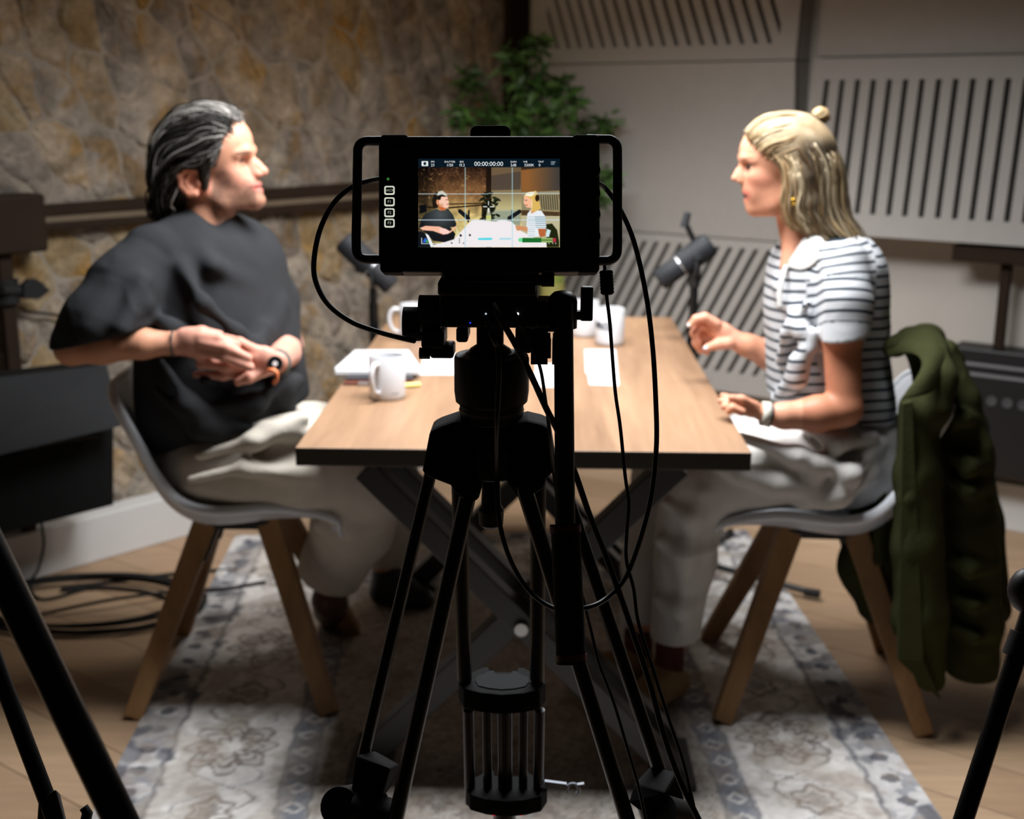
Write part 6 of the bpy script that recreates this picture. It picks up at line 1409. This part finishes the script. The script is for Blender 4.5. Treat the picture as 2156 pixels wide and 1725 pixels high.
m_sock = M('dark_red_sock', '#4c221b', .95, var=.1, scale=60); m_tan = M('tan_suede', '#8f7350', .9, var=.1, scale=30)
for (x, Y_, tx, tY) in ((1412, 2.735, 1412, 2.60), (1345, 2.83, 1225, 2.76)):
    an = P(x, 1330, Y_); ft = Vector((an.x, Y_, .06)); MB().tube([an, Vector((an.x, Y_, .075))], [.036, .034], 16).build('sock', m_sock, woman, smooth=60)
    tt_ = Vector((an.x-.03, tY, .045)) if x == 1412 else Vector((an.x-.15, tY+.02, .045))
    tt_ = Vector((an.x-.085, Y_-.09, .045)) if x == 1412 else tt_
    shoe('shoe', Vector((an.x, Y_, .085)), Vector((an.x+.012, Y_+.02, .048)), tt_, m_tan, woman)
# fingernails, watch, earring
for p in (P(1451.5, 685, 2.93), P(1486, 733, 2.922)): MB().ball(p, .0062, 10, (1, .6, .8)).build('fingernail', M('nail_white', '#f0eaea', .3) if p.z > 1.14 or 'nail_white' not in bpy.data.materials else bpy.data.materials['nail_white'], woman, smooth=180)
wc = P(1611, 872, 2.61); aw_ = (P(1650, 876, 2.61)-P(1600, 869, 2.61)).normalized()
wo_ = MB().lathe(wc-aw_*.009, [(0, .0245), (.018, .0258)], aw_, n=32, cap=False).build('watch', M('watch_cream_band', '#d5d0c2', .6), woman, smooth=60, solid=.0035)
MB().lathe(wc+aw_*.0094, [(0, .0272), (.003, .0275)], aw_, n=32, cap=False).build('watch_edge', m_black, wo_, smooth=60, solid=.002)
er = wpos(1655, 419, -78)
MB().tube([er+Vector((math.cos(a)*.0042, 0, math.sin(a)*.0055)) for a in np.linspace(0, 2*math.pi, 16, endpoint=False)], .0026, 8, closed=True).build('earring', M('gold', '#e0b040', .25, metal=.9), woman, smooth=180)
# hair
hwm = M('hair_woman', None, .5, attr='Col', spec=.3)
def blond(rg, dark=0.0):
    k = rg.random(); c = np.array(lin('#a08965')) if k > .4 else np.array(lin('#bfae90')); c = c if k > .14 else np.array(lin('#7d6140')); return tuple((c*(1-dark)+np.array(lin('#22160c'))*dark)*rg.uniform(.8, 1.1))
def capw():
    b = SDF((.44, 2.62, 1.02), (.92, 3.04, 1.46), .0035); u = wu
    def pos(x, y, w_): return tuple(wpos(x, y, w_))
    b.ell(pos(1672, 318, 0), (80*u, 70*u, 76*u), None, .01); b.ell(pos(1634, 296, 0), (66*u, 60*u, 53*u), None, .03)
    b.chain([pos(1690, 258, 0), pos(1710, 255, 0)], [12*u, 9*u], .012); b.chain([pos(1705, 340, 0), pos(1722, 400, 0), pos(1738, 455, 0), pos(1760, 500, 0)], [50*u, 44*u, 38*u, 22*u], .04)
    for m in (1, -1):
        b.chain([pos(1664, 330, 52*m), pos(1684, 370, 56*m), pos(1694, 420, 50*m), pos(1702, 465, 42*m)], [9*u, 16*u, 20*u, 18*u], .03)
        b.ell(pos(1652, 400, 74*m), (12*u, 14*u, 30*u), None, .01, sub=True)
    b.ell(pos(1572, 352, 0), (54*u, 84*u, 66*u), None, .012, sub=True)
    b.displace(lambda X: -.003*(1-np.abs(2*fbm(X*np.array([22, 60, 12]), 2, 6)-1)))
    def col(V):
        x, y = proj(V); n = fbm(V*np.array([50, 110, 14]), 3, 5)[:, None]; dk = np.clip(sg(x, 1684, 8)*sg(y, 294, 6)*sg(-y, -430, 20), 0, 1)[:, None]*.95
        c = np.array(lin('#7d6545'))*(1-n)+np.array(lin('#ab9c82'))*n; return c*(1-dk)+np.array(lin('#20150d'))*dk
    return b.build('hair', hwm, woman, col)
hair_w = capw()
top = [[(1572, 280, 0), (1592, 256, 0), (1625, 243, 0), (1660, 240, 0), (1690, 246, 0), (1712, 253, 0)], [(1570, 290, 20), (1592, 262, 26), (1628, 248, 32), (1664, 246, 30), (1692, 250, 14), (1712, 255, 4)],
       [(1574, 300, 38), (1598, 278, 48), (1634, 266, 54), (1668, 260, 44), (1694, 257, 22), (1712, 257, 6)], [(1590, 318, 50), (1615, 302, 60), (1646, 292, 66), (1676, 278, 54), (1698, 265, 28), (1713, 259, 8)],
       [(1608, 335, 54), (1632, 324, 64), (1660, 312, 68), (1684, 294, 58), (1702, 273, 32), (1714, 262, 9)]]
for s_ in (-1, 1): hairs('hair_strands', [[wpos(x, y, w_*s_) for x, y, w_ in g] for g in top], 220, .0021, lambda p, rg, t, i: blond(rg), hair_w, hwm, seed=20+s_, jit=.0022, end=(.9, 1.0))
side = [[(1610, 315, 52), (1636, 345, 60), (1644, 390, 62), (1640, 430, 58), (1652, 465, 56), (1672, 480, 52)], [(1640, 310, 64), (1664, 345, 72), (1674, 395, 72), (1672, 440, 66), (1684, 470, 66), (1700, 488, 70)],
        [(1675, 300, 66), (1700, 345, 70), (1706, 400, 70), (1706, 450, 68), (1724, 486, 76), (1752, 506, 88)], [(1705, 285, 52), (1735, 340, 56), (1742, 400, 56), (1748, 455, 60), (1776, 498, 76), (1812, 532, 84)],
        [(1722, 280, 30), (1758, 340, 34), (1768, 400, 36), (1776, 450, 40), (1804, 500, 60), (1850, 548, 70)], [(1728, 285, 0), (1762, 345, 0), (1772, 400, 0), (1782, 455, 0), (1800, 500, 4), (1836, 540, 10)]]
def scol(p, rg, t, i):
    q = proj(np.array([p]))
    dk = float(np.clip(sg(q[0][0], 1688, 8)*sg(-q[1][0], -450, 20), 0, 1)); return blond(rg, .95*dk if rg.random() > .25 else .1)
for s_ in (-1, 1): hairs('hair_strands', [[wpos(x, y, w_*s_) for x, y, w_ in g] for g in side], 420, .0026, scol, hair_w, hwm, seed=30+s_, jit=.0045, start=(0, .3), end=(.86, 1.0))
MB().ball(wpos(1727, 242, 0), .0190, 18, (1.05, 1, .95)).build('bun', M('bun_blond', '#ab9068', .5, var=.3, scale=90, stretch=(1, 3, 1)), hair_w, smooth=180)
hairs('hair_strands', [[wpos(1712, 252, -4), wpos(1718, 238, -14), wpos(1730, 232, -12), wpos(1740, 242, -6), wpos(1734, 256, -4)], [wpos(1714, 256, -8), wpos(1724, 246, -18), wpos(1736, 242, -14), wpos(1741, 252, -6), wpos(1730, 260, -4)]], 40, .0016, lambda p, rg, t, i: blond(rg), hair_w, hwm, seed=41, jit=.003)
ring_at(wpos(1716, 257, 0), Vector((1, 0, .8)), .0165, .0070, 'hair_tie', m_blackmat, hair_w)

# ================================================================== green jacket over the chair back
m_jk = M('olive_cotton', '#34361d', .9, var=.12, scale=25, bump=.2, bscale=200, spec=.12)
jk = thing('jacket', 'olive green jacket hung over the back of the woman\'s chair', 'jacket', P(1960, 1460, 2.80))
def build_jacket():
    b = Body((.70, 2.44, .12), (1.38, 3.12, .98), .0046)
    # draped over the back: yoke, near panel, outer sleeve, rear panel
    b.c([(1880, 732, 2.72), (1915, 718, 2.78), (1955, 716, 2.84), (1962, 722, 2.95)], [14, 20, 24, 22], 26)
    b.c([(1970, 745, 2.68), (1975, 800, 2.64), (1960, 860, 2.62)], [18, 26, 34], 30)
    b.c([(1950, 735, 2.80), (1985, 830, 2.80), (2000, 960, 2.82), (2010, 1130, 2.82), (2020, 1270, 2.82)], [34, 44, 48, 50, 40], 26)
    b.c([(1935, 860, 2.63), (1932, 1000, 2.61), (1932, 1150, 2.60), (1938, 1300, 2.60), (1960, 1430, 2.60)], [34, 38, 44, 48, 24], 26, flat=((0, 1, 0), .7))
    b.c([(1890, 930, 2.84), (1850, 1080, 2.82), (1836, 1190, 2.80), (1852, 1270, 2.80)], [20, 48, 60, 40], 24, flat=((0, 1, 0), .7))
    b.c([(1990, 760, 2.94), (2030, 900, 2.94), (2060, 1100, 2.92), (2088, 1280, 2.90)], [30, 36, 40, 34], 26)
    for pts, r in (([(1915, 880, 2.62), (1912, 1050, 2.59), (1925, 1250, 2.58)], 9), ([(1960, 900, 2.63), (1965, 1100, 2.60), (1975, 1400, 2.60)], 9), ([(2000, 960, 2.70), (2035, 985, 2.66), (2068, 975, 2.70)], 10), ([(1995, 1010, 2.70), (2035, 1035, 2.66), (2075, 1020, 2.70)], 10),
                   ([(1990, 1180, 2.68), (2040, 1200, 2.66), (2085, 1190, 2.70)], 9), ([(1860, 950, 2.72), (1850, 1180, 2.72)], 9), ([(2000, 1320, 2.68), (2050, 1345, 2.66), (2090, 1330, 2.70)], 9)):
        b.c(pts, [r*.5]+[r]*(len(pts)-2)+[r*.5], 14)
    b.displace(lambda X: -.010*(1-np.abs(2*fbm(np.stack([X[:, 0]*14, X[:, 1]*9, X[:, 2]*4.5], -1), 2, 51)-1)))
    b.build('cloth', m_jk, jk)
    s = Body((.90, 2.44, .12), (1.38, 3.12, .98), .0046)
    s.c([(1985, 742, 2.74), (2012, 840, 2.72), (2034, 960, 2.70), (2044, 1130, 2.69), (2052, 1300, 2.69), (2044, 1490, 2.69)], [24, 36, 44, 47, 48, 44], 26)
    for pts, r in (([(2005, 960, 2.64), (2040, 985, 2.62), (2072, 975, 2.66)], 10), ([(2000, 1010, 2.64), (2038, 1035, 2.62), (2078, 1020, 2.66)], 9), ([(1996, 1180, 2.63), (2040, 1200, 2.61), (2088, 1190, 2.65)], 9), ([(2004, 1320, 2.63), (2050, 1345, 2.61), (2092, 1330, 2.65)], 8), ([(2006, 1260, 2.63), (2050, 1275, 2.61), (2090, 1262, 2.65)], 8), ([(2000, 900, 2.66), (2030, 880, 2.64), (2050, 890, 2.68)], 9)):
        s.c(pts, [r*.3]+[r]*(len(pts)-2)+[r*.3], 16)
    s.displace(lambda X: -.010*(1-np.abs(2*fbm(np.stack([X[:, 0]*8, X[:, 1]*9, X[:, 2]*13], -1), 2, 52)-1)))
    s.half(tuple(P(2040, 1470, 2.66)), (0, 0, -1), .008); s.build('sleeve', m_jk, jk)
build_jacket()
shell_([[(1864, 708, 2.76), (1908, 694, 2.78), (1962, 686, 2.78), (2000, 716, 2.72), (2004, 768, 2.65), (1972, 828, 2.575)], [(1864, 734, 2.70), (1902, 718, 2.70), (1946, 714, 2.68), (1978, 740, 2.625), (1972, 786, 2.575), (1932, 838, 2.545)], [(1866, 762, 2.69), (1894, 744, 2.69), (1926, 744, 2.66), (1946, 764, 2.61), (1926, 802, 2.57), (1886, 844, 2.55)]], 'collar', m_jk, jk, th=.006)
fixn(MB().prism([P(1900, 850, 2.585), P(1922, 845, 2.580), P(1945, 1390, 2.550), P(1984, 1478, 2.575), P(1892, 1392, 2.555)], (0, .02, 0)).build('front_edge', m_jk, jk, bevel=.002))
